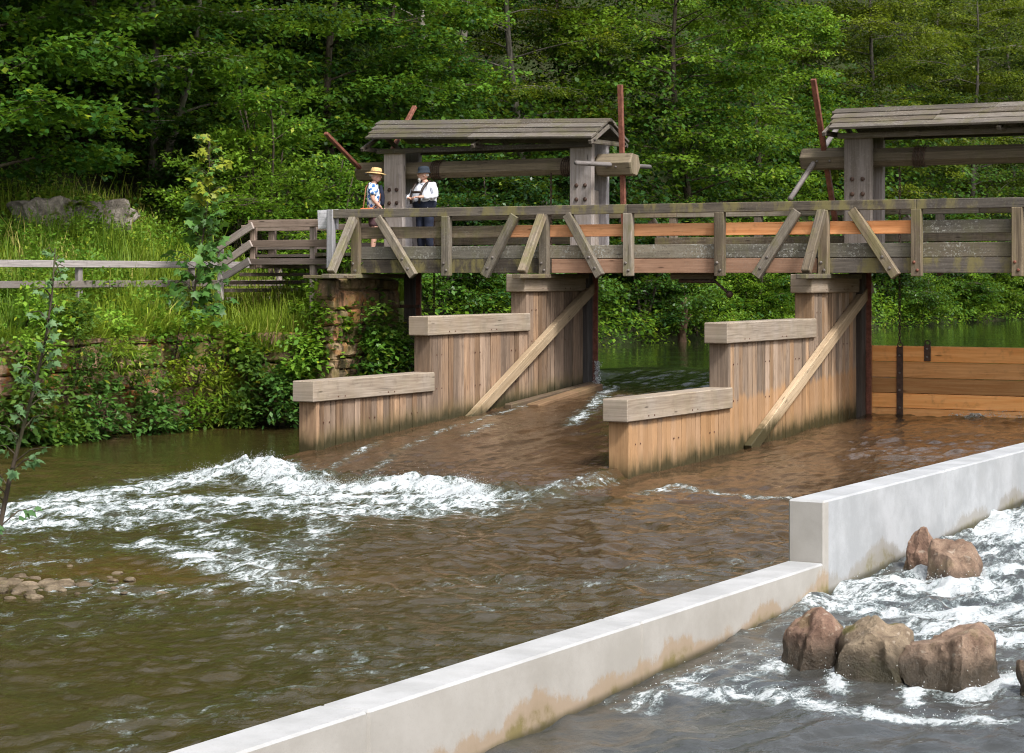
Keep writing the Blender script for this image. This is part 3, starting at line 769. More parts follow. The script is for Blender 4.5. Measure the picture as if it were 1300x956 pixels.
# ------------------------------------------------------------------ footbridge
BY = 36.1
br = tag(empty('footbridge', (-17, 37.6, .4)), 'long weathered timber footbridge with braced board railings crossing the weir', 'bridge')
XA, XB = -24.35, -5.5
PX = [onY(p, BY)[0] for p in (452, 567, 691, 798, 914, 1046, 1164, 1292)] + [-8.6, -6.9]
mb = MB(); x = XA-.9
while x < XB:
    mb.box((x+.095, 37.72, .405), (2.9, .18, .07), ((0,1,0), (1,0,0), (0,0,1)), .006); x += .19
mb.build('deck', M['bridge'], br)
def segs(cuts): return list(zip(cuts[:-1], cuts[1:]))
def rail_row(name, z0, z1, y, th, spans):
    for a, b, mat in spans:
        m_ = MB(); m_.box(((a+b)/2, y+random.uniform(-.004, .004), (z0+z1)/2), (b-a-.006, z1-z0, th), ((1,0,0), (0,0,1), (0,-1,0)), .008)
        m_.build(name, M[mat], br)
rail_row('handrail', 1.145, 1.32, BY+.03, .17, [(XA-.35, PX[3], 'rail'), (PX[3], PX[6], 'rail'), (PX[6], XB, 'rail')])
xo0, xo1 = onY(645, BY)[0], onY(1156, BY)[0]
rail_row('rail_board', .717, .952, BY+.10, .05, [(PX[0]+.03, xo0, 'bridge'), (xo0, PX[4], 'fresh'), (PX[4], xo1+.1, 'fresh'), (xo1+.1, XB, 'lichen_board')])
rail_row('kick_board', .30, .555, BY+.10, .06, [(PX[0]+.03, PX[2]-.2, 'lichen_board'), (PX[2]-.2, PX[4], 'lichen_board'), (PX[4], PX[6]+.03, 'lichen_board'), (PX[6]+.03, XB, 'lichen_board')])
xp0, xp1 = onY(698, BY)[0], onY(1036, BY)[0]
rail_row('edge_beam', .02, .289, BY+.12, .12, [(PX[0]+.03, xp0, 'rail'), (xp0, xp1, 'pink'), (xp1, XB, 'rail')])
for i, x in enumerate(PX):
    m_ = MB(); m_.box((x, BY, .555), (1.19, .19, .13), ((0,0,1), (1,0,0), (0,1,0)), .012); p = m_.build('rail_post', M['bridge'], br)
    bolts([(x-.03, BY-.065, .21), (x+.03, BY-.065, .07)], (0,-1,0), M['iron'] if i < 6 else M['rust'], p, .028, 'bolt', .02)
def brace_in(pt, pb):
    xa, xb = onY(pt, BY-.09)[0], onY(pb, BY-.09)[0]
    d = Vector((xb-xa, 0, -1.19)); L = d.length; d.normalize()
    m_ = MB(); m_.box(((xa+xb)/2, BY-.02, .555), (L, .18, .12), (d, Vector((-d.z, 0, d.x)), (0,1,0)), .012); p = m_.build('diagonal_brace', M['bridge'], br)
    q = Vector((xb, BY-.075, -.04)); bolts([q-d*.18, q-d*.42], (0,-1,0), M['iron'], p, .028, 'bolt', .02)
for pt, pb in ((478, 523), (652, 613), (718, 760), (1011, 958), (1080, 1136)): brace_in(pt, pb)
for x in (PX[0], PX[2], PX[5]):            # raking struts on the outriggers
    a, b = Vector((x, BY-.10, 1.13)), Vector((x+.02, BY-.92, .03)); d = (b-a); L = d.length; d.normalize()
    m_ = MB(); m_.box((a+b)/2, (L, .16, .14), (d, (1,0,0), Vector((0, -d.z, d.y))), .012); m_.build('raking_strut', M['bridge'], br)
    m_ = MB(); m_.box((x, BY+.3, -.04), (2.8, .2, .09), ((0,1,0), (1,0,0), (0,0,1)), .012); m_.build('outrigger', M['bridge'], br)
m_ = MB(); m_.box((PX[0]-.35, BY-.45, -.055), (1.1, .3, .07), None, .012); m_.build('outrigger', M['bridge'], br)
# end post with the peeling board
m_ = MB(); m_.box((onY(421, BY)[0], BY-.02, .72), (1.2, .15, .13), ((0,0,1), (1,0,0), (0,1,0)), .012); p = m_.build('end_post', M['flaky'], br)
m_ = MB(); m_.box((onY(417, BY+.1)[0], BY+.1, 1.12), (.5, .40, .05), ((1,0,0), (0,0,1), (0,1,0)), .012, jag=.012); m_.build('peeling_board', M['flaky'], br)
# upstream railing
FY = 39.15
rail_row('handrail', 1.145, 1.32, FY, .15, [(XA-.4, PX[3]-.4, 'bridge'), (PX[3]-.4, PX[6]+.2, 'bridge'), (PX[6]+.2, XB, 'bridge')])
rail_row('rail_board', .62, .86, FY-.08, .05, [(XA, -20.0, 'bridge'), (-14.6, XB, 'bridge')])
rail_row('rail_board', .60, .74, FY-.08, .05, [(-18.8, -14.7, 'bridge')])
rail_row('edge_beam', .03, .28, FY-.1, .12, [(XA, XB, 'rail')])
for x in np.arange(-24.0, -5.6, 1.86):
    m_ = MB(); m_.box((x, FY, .58), (1.12, .16, .12), ((0,0,1), (1,0,0), (0,1,0)), .012); m_.build('rail_post', M['bridge'], br)
for xa, s in ((-18.6, 1), (-16.2, -1), (-13.2, 1), (-10.4, -1)):
    d = Vector((s*.75, 0, -1.1)); L = d.length; d.normalize()
    m_ = MB(); m_.box((xa, FY+.12, .55), (L, .16, .1), (d, Vector((-d.z, 0, d.x)), (0,1,0)), .012); m_.build('diagonal_brace', M['bridge'], br)
for y in (36.9, 37.7, 38.6): m_ = MB(); m_.box(((XA+XB)/2, y, .235), (XB-XA, .2, .24), None, .012); m_.build('bearer', M['rail'], br)
# rusty crank below the deck
cr = tag(empty('hand_crank', (-16.6, 36.6, -.05)), 'rusty iron crank with ball knob hanging below the middle of the bridge', 'crank')
xa, xb = onY(853, 36.6)[0], onY(908, 36.6)[0]
m_ = MB(); m_.box(((xa+xb)/2, 36.6, -.04), (xb-xa, .16, .12), None, .01); m_.build('bracket', M['drum'], cr)
m_ = MB(); m_.tube([(xa+.2, 36.5, -.13), (xb+.05, 36.5, -.135)], .035, 8); m_.build('shaft', M['rustdark'], cr)
m_ = MB(); xk = onY(925, 36.5)[0]; m_.tube([(xb-.05, 36.5, -.13), (xb+.05, 36.5, -.14), (xk, 36.5, -.36)], .025, 8); m_.build('crank_arm', M['rustdark'], cr)
m_ = MB(); m_.ball((xk+.02, 36.5, -.375), .07, 10, 8); m_.build('knob', M['rustdark'], cr)
# ------------------------------------------------------------------ windlasses
def post_pair(root, xc, w, mat='grey'):
    for y, nm in ((37.85, 'front_post'), (38.5, 'rear_post')):
        m_ = MB(); m_.box((xc, y, 1.42), (2.45, w, .13), ((0,0,1), (1,0,0), (0,1,0)), .018); p = m_.build(nm, M[mat], root)
        if y < 38: bolts([(xc+dx*w, 37.785, z) for dx in (-.18, .2) for z in (1.78, 1.50)], (0,-1,0), M['rustdark'], p, .042, 'bolt', .03)
    m_ = MB(); m_.box((xc+.02, 38.18, .95), (1.5, .14, .5), ((0,0,1), (1,0,0), (0,1,0)), .02); m_.build('spacer_block', M[mat], root)
def roof(root, x0, x1, ye=37.32, yr=38.15, ze=2.66, zr=3.04, lift=0.0):
    rf = MB()
    for s in (-1, 1):
        n = 4; dy, dz = (yr-ye), (zr-ze)
        for k in range(n):
            t0, t1 = k/n, (k+1.32)/n
            a = Vector((0, yr+s*(dy)*(1-t0), ze+dz*t0 + .012*1)); b = Vector((0, yr+s*dy*(1-min(t1, 1.03)), ze+dz*min(t1, 1.03)))
            d = (b-a); L = d.length; d.normalize(); nrm = Vector((0, -d.z, d.y)) if s < 0 else Vector((0, d.z*1, -d.y*1))
            if nrm.z < 0: nrm = -nrm
            off = .05*(k+1)
            xs = x0+.22*(1-k/n)
            cuts = [xs, x0+(x1-x0)*random.uniform(.3, .5), x0+(x1-x0)*random.uniform(.6, .8), x1]
            for a0, a1 in zip(cuts[:-1], cuts[1:]):
                c = (a+b)/2+nrm*(.02+off*.25)
                rf.box(((a0+a1)/2, c.y, c.z+random.uniform(-.006, .006)), (a1-a0-.006, L, .05), ((1,0,0), d, nrm), .006)
    rf.box(((x0+x1)/2, yr, zr+.035), (x1-x0, .16, .03), None, .006)
    r = rf.build('roof', M['roof'], root)
    if lift: pv = Matrix.Translation(Vector((x1, yr, zr))); r.matrix_basis = pv @ Matrix.Rotation(lift/(x1-x0), 4, 'Y') @ pv.inverted()
    for x in np.linspace(x0+.12, x1-.06, 3):
        for s in (-1, 1):
            d = Vector((0, -s*(yr-ye), zr-ze)).normalized()
            m_ = MB(); m_.box((x, yr+s*(yr-ye)/2, (ze+zr)/2-.06), (.88, .07, .08), (d, (1,0,0), d.cross(Vector((1,0,0)))), .006); m_.build('rafter', M['roof'], r)
        m_ = MB(); m_.box((x, yr, ze-.03), (1.45, .07, .09), ((0,1,0), (1,0,0), (0,0,1)), .006); m_.build('tie_beam', M['roof'], r)
    for y_ in (37.75, 38.55): m_ = MB(); m_.box(((x0+x1)/2, y_, ze-.07), (x1-x0-.5, .1, .1), None, .008); m_.build('wall_plate', M['roof'], r)
def rod_through(root, name, mat, x, dirn, l0, l1, w, zc=2.19, yc=38.15, round_=False):
    d = Vector((0, *dirn)).normalized(); c = Vector((x, yc, zc)); m_ = MB()
    if round_: m_.tube([c-d*l0, c, c+d*l1], [w*.45, w*.5, w*.45], 6, True, (.4, .02, .5))
    else: m_.box(c+d*(l1-l0)/2, (l0+l1, w, w*.75), (d, (1,0,0), d.cross(Vector((1,0,0)))), .006)
    return m_.build(name, mat, root)
def windlass(label, posts, x0, x1, heads, rods, rx0, rx1, lift=0.0):
    root = tag(empty('windlass', ((x0+x1)/2, 38.15, .44)), label, 'windlass', 'roofed windlasses on the bridge')
    for xc, w in posts: post_pair(root, xc, w)
    m_ = MB(); m_.tube([(x0+.5, 38.17, 2.19), (x1-.5, 38.17, 2.19)], .185, 8, smooth=False, ph=math.pi/8); dr = m_.build('drum', M['drum'], root)
    for xa, xb, r in heads:
        m_ = MB(); m_.tube([(xa, 38.17, 2.19), (xa+.03, 38.17, 2.19), (xb-.03, 38.17, 2.19), (xb, 38.17, 2.19)], [r*.93, r, r, r*.93], 6, smooth=False, ph=.4); h = m_.build('drum_head', M['drum'], dr)
        bolts([(xa+(xb-xa)*q, 38.17-r*.9, 2.19-.05) for q in (.35, .6)], (0,-1,0), M['iron'], h, .022)
    for q in (.18, .82):
        m_ = MB(); xx = posts[0][0]+(posts[-1][0]-posts[0][0])*q if q < .5 else posts[-1][0]-.55
        for k in range(5): m_.tube([(xx+.05*k+.02*math.sin(a), 38.17+.20*math.cos(a), 2.19+.20*math.sin(a)) for a in np.linspace(0, 2*math.pi, 17)], .012, 5, False)
        m_.build('chain_wrap', M['rustdark'], dr)
    for nm, mat, x, dr_, l0, l1, w, rnd in rods: rod_through(root, nm, M[mat], x, dr_, l0, l1, w, round_=rnd)
    roof(root, rx0, rx1, lift=lift)
X = lambda px, y: onY(px, y)[0]
windlass('roofed windlass on the left of the bridge, above the two people', [(X(501, 37.85), .48), (X(739, 37.85), .51)], -25.35, X(806, 38.15),
    [(-25.4, -24.55, .215), (X(760, 38.15), X(806, 38.15), .245)],
    [('steel_lever', 'rust', -19.08, (-.06, 1), 1.55, 1.6, .10, False), ('steel_lever', 'rust', -24.83, (.67, .74), .35, 2.0, .095, False), ('steel_lever', 'rust', -25.28, (-.885, .465), .5, 1.62, .09, False),
     ('wooden_handle', 'grey', -19.25, (1, .02), 1.68, 1.62, .10, True)], X(480, 38.15), X(776, 38.15), .15)
windlass('roofed windlass on the right of the bridge, cut off by the picture edge', [(X(1090, 37.85), .54), (-8.35, .5)], -15.2, -7.4,
    [(-15.22, -14.2, .225), (-8.2, -7.4, .24)],
    [('steel_lever', 'rust', -14.76, (-.40, .92), 1.3, 1.6, .10, False), ('wooden_handle', 'grey', -14.95, (.86, .52), 1.55, 1.35, .11, True), ('steel_lever', 'rust', -7.7, (.1, 1), 1.5, 1.5, .13, False)], X(1058, 38.15), -7.8)
# ------------------------------------------------------------------ fence and stair railing
FX = -28.3
fe = tag(empty('post_and_rail_fence', (FX, 34, -.6)), 'low grey two-rail fence along the grassy bank top', 'fence')
ypost = [onX(p, FX)[0] for p in (-60, 100, 243, 354)]
for y in ypost:
    m_ = MB(); m_.box((FX, y, -.27), (1.0, .13, .11), ((0,0,1), (0,1,0), (1,0,0)), .012); m_.build('fence_post', M['fence'], fe)
ye = onX(367, FX)[0]
for zc in (.20, -.20):
    m_ = MB(); m_.box((FX+.085, (ypost[0]+ypost[2])/2, zc), (ypost[2]-ypost[0]-.01, .14, .045), ((0,1,0), (0,0,1), (1,0,0)), .008)
    m_.box((FX+.085, (ypost[2]+ye-.3*(zc<0))/2, zc), (ye-ypost[2]-.3*(zc<0)-.004, .14, .045), ((0,1,0), (0,0,1), (1,0,0)), .008); m_.build('fence_rail', M['fence'], fe)
m_ = MB(); m_.box((FX+.085, (ypost[2]+ye)/2, -.56), (ye-ypost[2]-.4, .12, .045), ((0,1,0), (0,0,1), (1,0,0)), .008); m_.build('fence_rail', M['fence'], fe)
stl = tag(empty('stair_railing', (-26, 36.5, .4)), 'brown landing railing with sloping stair rails at the left bridge end', 'railing')
SYR = 36.35
xl, xr = X(318, SYR), X(412, SYR)
for zc, h in ((1.06, .16), (.64, .15), (.26, .13)):
    m_ = MB(); m_.box(((xl+xr)/2, SYR, zc), (xr-xl+.1, h, .05), ((1,0,0), (0,0,1), (0,1,0)), .008); m_.build('rail', M['stair'], stl)
for px, zt, zb in ((319, 1.12, .1), (395, 1.0, -.75)):
    m_ = MB(); m_.box((X(px, SYR), SYR+.08, (zt+zb)/2), (zt-zb, .13, .11), ((0,0,1), (1,0,0), (0,1,0)), .012); m_.build('railing_post', M['stair'], stl)
for (pa, pb) in (((321, 286), (266, 322)), ((319, 309), (279, 338)), ((317, 331), (284, 352))):
    a = Vector((X(pa[0], SYR-.06), SYR-.06, zz(pa[1], 44.9))); b = Vector((X(pb[0], SYR-.06), SYR-.06, zz(pb[1], 45.6))); d = b-a; L = d.length; d.normalize()
    m_ = MB(); m_.box((a+b)/2, (L, .16, .05), (d, Vector((-d.z, 0, d.x)), (0,1,0)), .008); m_.build('sloping_rail', M['fence'], stl)
m_ = MB(); m_.box((X(279, SYR), SYR+.03, .0), (1.1, .11, .1), ((0,0,1), (1,0,0), (0,1,0)), .012); m_.build('railing_post', M['fence'], stl)
for zc in (1.04, .62):
    m_ = MB(); m_.box((-27.0, 39.05, zc), (4.4, .14, .05), ((1,0,0), (0,0,1), (0,1,0)), .008); m_.build('rail', M['stair'], stl)
m_ = MB(); m_.box((X(345, 39.1), 39.12, .5), (1.1, .16, .12), ((0,0,1), (1,0,0), (0,1,0)), .012); m_.build('railing_post', M['stair'], stl)
for k in range(5): m_ = MB(); m_.box((xl+.3-.26*k, 37.7, .33-.17*k), (2.5, .3, .08), ((0,1,0), (1,0,0), (0,0,1)), .01); m_.build('tread', M['stair'], stl)
m_ = MB(); m_.box(((xl+xr)/2+.2, 37.7, .385), (xr-xl+.3, 2.6, .06), None, .01); m_.build('landing', M['stair'], stl)
# ------------------------------------------------------------------ bank wall, outcrops
bw = MB(); blocks(bw, (-27.3, 35.62, -4.2), (1,0,0), (0,-1,0), 2.6, 3.0, .42, .5, .4, .9); blocks(bw, (-27.0, 8, -4.2), (0,1,0), (1,0,0), 27.6, 3.02, .42, .5, .4, 1.1)
tag(bw.build('retaining_wall', M['bankstone']), 'overgrown lichen-stained sandstone retaining wall along the left bank', 'wall')
def rock(name, mat, c, size, seed, ncut=14, sub=5, rz=0.0, rough=.085, sharp=.55, cuts=()):
    """boulder with broken flat faces"""
    bm = bmesh.new(); bmesh.ops.create_icosphere(bm, subdivisions=sub, radius=1.0)
    r = np.random.default_rng(seed); P = np.array([v.co[:] for v in bm.verts])
    for _ in range(ncut):
        n = r.normal(0, 1, 3); n /= np.linalg.norm(n); d = r.uniform(sharp, sharp+.26)
        h = P@n; over = h > d; P[over] -= np.outer(h[over]-d, n)*.96
    for n, d in cuts:
        n = np.array(n)/np.linalg.norm(n); h = P@n; over = h > d; P[over] -= np.outer(h[over]-d, n)*.97
    nrm = P/np.linalg.norm(P, axis=1, keepdims=True)
    q = P*1.0
    P = P + nrm*(rough*1.3*fbm(q[:,0]*1.7+seed, q[:,1]*1.7, q[:,2]*1.7, 4, seed)[:,None]) + nrm*(rough*.5*(-np.abs(fbm(q[:,0]*3.3+seed, q[:,1]*3.3, q[:,2]*3.3, 3, seed+5)))[:,None])
    for v, p in zip(bm.verts, P): v.co = p
    me = bpy.data.meshes.new(name); bm.to_mesh(me); bm.free()
    me.polygons.foreach_set('use_smooth', np.ones(len(me.polygons), bool))
    if hasattr(me, 'set_sharp_from_angle'): me.set_sharp_from_angle(angle=math.radians(32))
    o = link(name, me, M[mat]); o.location = c; o.scale = size; o.rotation_euler = (0, 0, rz)
    return o
def rock_at(mat, px0, px1, pyt, pyb, zb, seed, label, ncut=9, rz=0.0, depth=1.0, group='boulders in the side channel', **kw):
    x, y = onZ((px0+px1)/2, pyb, zb); ux, uy = ray((px0+px1)/2); d = y/uy
    w = (px1-px0)/FPX*d/2; h = (pyb-pyt)/FPX*d
    y2 = y+w*depth*.8; x2 = x+ (y2-y)*ux/uy
    rr = random.Random(seed)
    cuts = [((rr.uniform(-.7, .7), rr.uniform(-.7, .2), 1), .56), ((rr.uniform(-.6, .6), rr.uniform(-.5, .5), 1), .66), ((rr.uniform(-.5, .5), -1, rr.uniform(.1, .6)), .60), ((-1, rr.uniform(-.5, .3), rr.uniform(.1, .6)), .70), ((1, rr.uniform(-.6, .3), rr.uniform(.1, .6)), .70), ((rr.choice((-.8, .8)), -.8, rr.uniform(.3, .9)), .62)]
    o = rock('boulder', mat, (x2, y2, zb+h*.10), (w*1.30, w*1.30*depth, h*1.02), seed, ncut-2, rz=YAW+(rz-.5)*.5, cuts=cuts, **kw)
    return tag(o, label, 'boulder', group)
rock_at('rock1', 1001, 1072, 762, 846, -3.27, 3, 'tall tan boulder at the left end of the three in front of the channel', 10, .5)
rock_at('rock2', 1060, 1166, 766, 862, -3.28, 14, 'mossy boulder in the middle of the three in front of the channel', 10, .2)
rock_at('rock3', 1160, 1280, 784, 870, -3.28, 25, 'broad tan boulder at the right end of the three in front of the channel', 11, 1.1)
rock_at('rock1', 1146, 1192, 664, 722, -3.09, 31, 'upright reddish boulder leaning against the concrete wall', 9, .4)
rock_at('rock3', 1184, 1252, 676, 738, -3.13, 47, 'slab-faced boulder beside the reddish one at the concrete wall', 8, .9)
rock_at('rock3', 1284, 1345, 842, 885, -3.28, 52, 'boulder mostly cut off at the lower right picture edge', 9, .3)
def outcrop(px0, px1, py0, py1, X, seed, label):
    Y, d = onX((px0+px1)/2, X); w = (px1-px0)/FPX*d/2; h = (py1-py0)/FPX*d/2
    o = rock('rock_outcrop', 'cliff', (X-.3, Y, zz((py0+py1)/2, d)), (w*1.65, .8, h*1.6), seed, 18, 5, YAW, .09, .42, [((0, -1, .15), .5), ((0, .1, 1), .5)])
    tag(o, label, 'rock', 'rock outcrops above the meadow')
outcrop(92, 196, 250, 316, -31.9, 5, 'long low grey rock ledge above the meadow, right of the ferny crack')
outcrop(34, 90, 246, 308, -31.8, 9, 'shorter grey rock ledge above the meadow, left of the ferny crack')
# river stones on the gravel bar
sp = [(random.gauss(14, 40), random.gauss(746, 9), random.uniform(8, 25)) for _ in range(54)]+[(random.uniform(80, 230), random.gauss(742, 9), random.uniform(7, 15)) for _ in range(16)]
for i, (px, py, s) in enumerate(sp):
    x, y = onZ(px, py, TAIL); r = s/FPX*21*.55
    o = rock('river_stone', 'pebble', (x, y, TAIL+(-.04 if px < 110 else -.26)*r), (r*1.3, r*1.0, r*.5), 100+i, 2, 3, random.uniform(0, 3), .07, .7)
    tag(o, 'small flat river stone among the wet gravel in the shallows at the left', 'stone', 'river stones on the gravel bar')
# ------------------------------------------------------------------ concrete wall
cw = tag(empty('concrete_wall', (-7.84, 19.8, -3.3)), 'pale new concrete dividing wall with one step between stream and side channel', 'wall')
xc, yc = onX(1047, -7.65)[0], 0
YS = onX(1046, -7.65)[0]
ZT, ZL = -2.235, -2.845
def wallbox(name, y0, y1, zt, x0=-8.03, x1=-7.65, joints=()):
    cuts = sorted([y0]+list(joints)+[y1]); m_ = MB()
    for a, b in zip(cuts[:-1], cuts[1:]):
        m_.box(((x0+x1)/2, (a+b)/2, (zt-4.4)/2), (x1-x0, b-a-.012, zt+4.4), None, .018)
    m_.box(((x0+x1)/2, (y0+y1)/2, (zt-4.4)/2-.01), (x1-x0-.03, y1-y0-.05, zt+4.36), None, .01)
    return m_.build(name, M['concrete'], cw)
wallbox('raised_section', YS, 41, ZT, joints=(onX(1201, -7.65)[0], 29.2, 35))
wallbox('low_section', 3.5, YS-.004, ZL, joints=(onX(815, -7.65)[0], 11.6, 7.6))
# ------------------------------------------------------------------ foliage
L = {}
L['maple'] = leafmat('maple_leaves', (.016,.062,.008), (.120,.250,.022), (.22,.28,.02))
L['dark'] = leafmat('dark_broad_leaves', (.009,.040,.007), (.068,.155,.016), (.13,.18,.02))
L['beech'] = leafmat('yellow_green_leaves', (.040,.080,.006), (.20,.25,.016), (.32,.32,.02))
L['lime'] = leafmat('lime_tree_leaves', (.022,.080,.008), (.165,.29,.022), (.27,.32,.03))
L['bright'] = leafmat('bright_shrub_leaves', (.09,.215,.018), (.25,.42,.045), (.42,.48,.04))
L['glossy'] = leafmat('glossy_shrub_leaves', (.010,.045,.007), (.080,.180,.018), (.16,.22,.02), .26, .4, .4)
L['spruce'] = leafmat('spruce_needles', (.010,.034,.008), (.045,.092,.018), None, .1, .6, .2)
L['far'] = leafmat('hillside_leaves', (.024,.056,.007), (.18,.23,.02), (.24,.25,.02))
L['pale'] = leafmat('pale_far_leaves', (.065,.110,.022), (.185,.235,.045), (.26,.30,.05))  # distance haze painted in as a paler leaf colour
L['grass'] = leafmat('grass_blades', (.085,.17,.014), (.27,.36,.035), (.50,.44,.13), .4, .55, .2, 0)
L['sapling'] = leafmat('sycamore_sapling_leaves', (.035,.110,.022), (.11,.235,.045), (.26,.30,.03), .35, .45, .3, 0)
L['bank'] = leafmat('bank_plant_leaves', (.035,.095,.014), (.13,.235,.035), (.36,.36,.03))
L['fern'] = leafmat('fern_fronds', (.11,.19,.012), (.28,.36,.025), (.3,.3,.05), .4)
L['twig'] = leafmat('foreground_leaves', (.07,.16,.06), (.17,.30,.12), (.30,.34,.07))
B = {'brown': bark('brown_bark', (.035,.026,.019), (.085,.066,.048)), 'grey': bark('grey_bark', (.06,.052,.043), (.14,.125,.105)), 'pale': bark('pale_birch_bark', (.22,.20,.165), (.34,.31,.27), True), 'dark': bark('dark_bark', (.03,.024,.02), (.07,.055,.045))}
def norm(a): return a/np.maximum(np.linalg.norm(a, axis=-1, keepdims=True), 1e-9)
def leaves(P, D, N, size, asp=.55, fold=.18, rng=RNG, gl=None):
    """one folded leaf per point: P base, D pointing, N up; returns V,F,tint"""
    n = len(P); D = norm(D); S = norm(np.cross(D, N)); N = np.cross(S, D)
    s = (size*rng.uniform(.65, 1.3, n))[:, None]; w = s*asp*.5
    V = np.stack([P, P+D*s*.45+S*w+N*w*fold, P+D*s, P+D*s*.45-S*w+N*w*fold], 1)
    F = np.arange(n*4).reshape(n, 4)
    t = np.repeat(np.stack([rng.uniform(0, 1, n) if gl is None else gl, rng.uniform(0, 1, n), np.ones(n)], -1), 4, 0)
    return V.reshape(-1, 3), F, t
def sprays(C, O, R, nl, size, asp=.55, droop=.35, jit=.45, flat=.16, tone=None, rng=RNG):
    """leafy twigs: C centres, O outward directions, R radii"""
    n = len(C); O = norm(O); up = np.array([0, 0, 1.0])
    side = norm(np.cross(O, up+rng.normal(0, .25, (n, 3)))); nn = np.cross(side, O)
    k = n*nl; i = np.repeat(np.arange(n), nl)
    u = rng.uniform(-.6, 1, k); v = rng.normal(0, .42, k)*(1.05-.55*np.clip(u, 0, 1))
    r = R[i][:, None]
    P = C[i] + O[i]*u[:, None]*r + side[i]*v[:, None]*r + nn[i]*rng.normal(0, flat, k)[:, None]*r
    P[:, 2] -= (droop*np.clip(u, 0, 1)**2*.5)*R[i]
    D = O[i]*.8 + side[i]*(np.sign(v)*.7)[:, None] + rng.normal(0, .45, (k, 3)); D[:, 2] -= droop*.7
    N = nn[i]*.55+up*.75 + rng.normal(0, jit, (k, 3))
    if tone is None: tone = rng.uniform(0, 1, n)
    gl = np.clip(tone[i]*.78+rng.uniform(-.06, .26, k), 0, 1)
    return leaves(P, D, N, size, asp, .18, rng, gl)
def merge(parts):
    V, F, T, o = [], [], [], 0
    for v, f, t in parts:
        V.append(v); F.append(f+o); T.append(t); o += len(v)
    return np.concatenate(V), np.concatenate(F), np.concatenate(T)
def make_tree(name, leaf, bk, h, spread, seed, nlimb=34, per=16, nl=26, size=.12, base=.12, r0=.16, srad=.42, upward=.25, droop=.35, shape='round', lean=(0, 0), asp=.6, fork=1, crown_name='crown'):
    """trunk with limbs, twigs carrying flat leafy sprays"""
    rng = np.random.default_rng(seed); rd = random.Random(seed)
    root = empty(name, (0, 0, 0)); tm = MB(); C, O, R = [], [], []
    stems = []
    for f in range(fork):
        a = rd.uniform(0, 6.28); sp = 0 if fork == 1 else rd.uniform(.10, .22)
        pts = []; x = y = 0.0
        for k in range(9):
            q = k/8; pts.append(Vector((lean[0]*q*q*h+sp*h*q*math.cos(a)+.03*h*math.sin(q*5+seed), lean[1]*q*q*h+sp*h*q*math.sin(a)+.03*h*math.sin(q*4+seed*2), h*q*(.97 if f == 0 else .85))))
        tm.tube(pts, [r0*(1-.88*k/8)*(1 if fork == 1 else .75)+.012 for k in range(9)], 9); stems.append(pts)
    for i in range(nlimb):
        st = stems[i % fork]; q = base+(1-base)*((i+rd.random())/nlimb)
        j = min(7, int(q*8)); b = st[j].lerp(st[j+1], q*8-j)
        if shape == 'round': ext = spread*math.sqrt(max(.05, 1-((q-.45)/.62)**2))
        elif shape == 'cone': ext = spread*(1.02-q)
        else: ext = spread*(.75+.25*math.sin(q*9))*(1.05-q**3)
        ext *= rd.uniform(.7, 1.12); a = i*2.399+rd.uniform(-.5, .5); up_ = upward*rd.uniform(.3, 1.5)*(1 if shape != 'cone' else 1)+ .5*max(0, q-.75)
        e = b+Vector((math.cos(a)*ext, math.sin(a)*ext, ext*up_)); mid = b.lerp(e, .5)+Vector((rd.uniform(-.12, .12)*ext, rd.uniform(-.12, .12)*ext, .10*ext))
        limb = [b*(1-t)**2+mid*2*t*(1-t)+e*t*t for t in (0, .25, .5, .75, 1)]
        if shape == 'cone': limb = [p-Vector((0, 0, droop*ext*.45*(k/4)**1.5)) for k, p in enumerate(limb)]
        rr = max(.010, r0*.34*(1-q*.7)); tm.tube(limb, [rr, rr*.75, rr*.55, rr*.35, .006], 5, False)
        od = Vector((math.cos(a), math.sin(a), up_*.6))
        n = max(5, int(per*1.5*(.45+.75*ext/spread)))
        for s in range(n):
            t = .22+.80*math.sqrt(rd.random()); p = limb[0]*(1-t)**2+mid*2*t*(1-t)+limb[-1]*t*t
            if shape == 'cone': p = p-Vector((0, 0, droop*ext*.45*t**1.5))
            lat = rd.gauss(0, .36)*ext*(.35+.5*t); pv = p+Vector((-math.sin(a)*lat, math.cos(a)*lat, rd.gauss(0, .035)*ext-.14*abs(lat)))
            C.append(pv); O.append(od+Vector((-math.sin(a)*lat, math.cos(a)*lat, 0))*(.9/max(ext, .1))+Vector((rd.gauss(0, .25), rd.gauss(0, .25), rd.gauss(0, .18)))); R.append(srad*rd.uniform(.6, 1.25))
            if rd.random() < .35: tm.tube([p, (p+pv)/2+Vector((0, 0, .04)), pv], [.012, .009, .005], 3, False)
    C, O, R = np.array(C), np.array([o[:] for o in O]), np.array(R); C = np.array([c[:] for c in C])
    zc = C[:, 2]/h
    tone = np.clip(.42+.75*noise3(C[:, 0]*.5, C[:, 1]*.5, C[:, 2]*.7, seed)+rng.normal(0, .14, len(C)), 0, 1)
    V, F, T = sprays(C, O, R, nl, size, asp, droop, .42, .14, tone, rng)
    tm.build('trunk', B[bk], root)
    link(crown_name, arrays_mesh(name+'_'+crown_name, V, F, T), L[leaf], root)
    return root
def place(proto, first, x, y, z, s, rz, label, cat, group=None, sz=None):
    o = proto if first else copy_tree(proto)
    o.location = (x, y, z); o.rotation_euler = (0, 0, rz); o.scale = (s, s, s*(sz or 1))
    tag(o, label, cat, group); return o
PROTO = {}
def proto(key, *a, **k): PROTO[key] = [make_tree(*a, **k), True]
def put(key, px, X, s, label, cat='tree', group='trees on the wooded slope', dz=-.15, rz=None, sz=None):
    Y, d = onX(px, X); p = PROTO[key]
    o = place(p[0], p[1], X, Y, gz(X, Y)+dz, s, random.uniform(0, 6.28) if rz is None else rz, label, cat, group, sz); p[1] = False
    return o
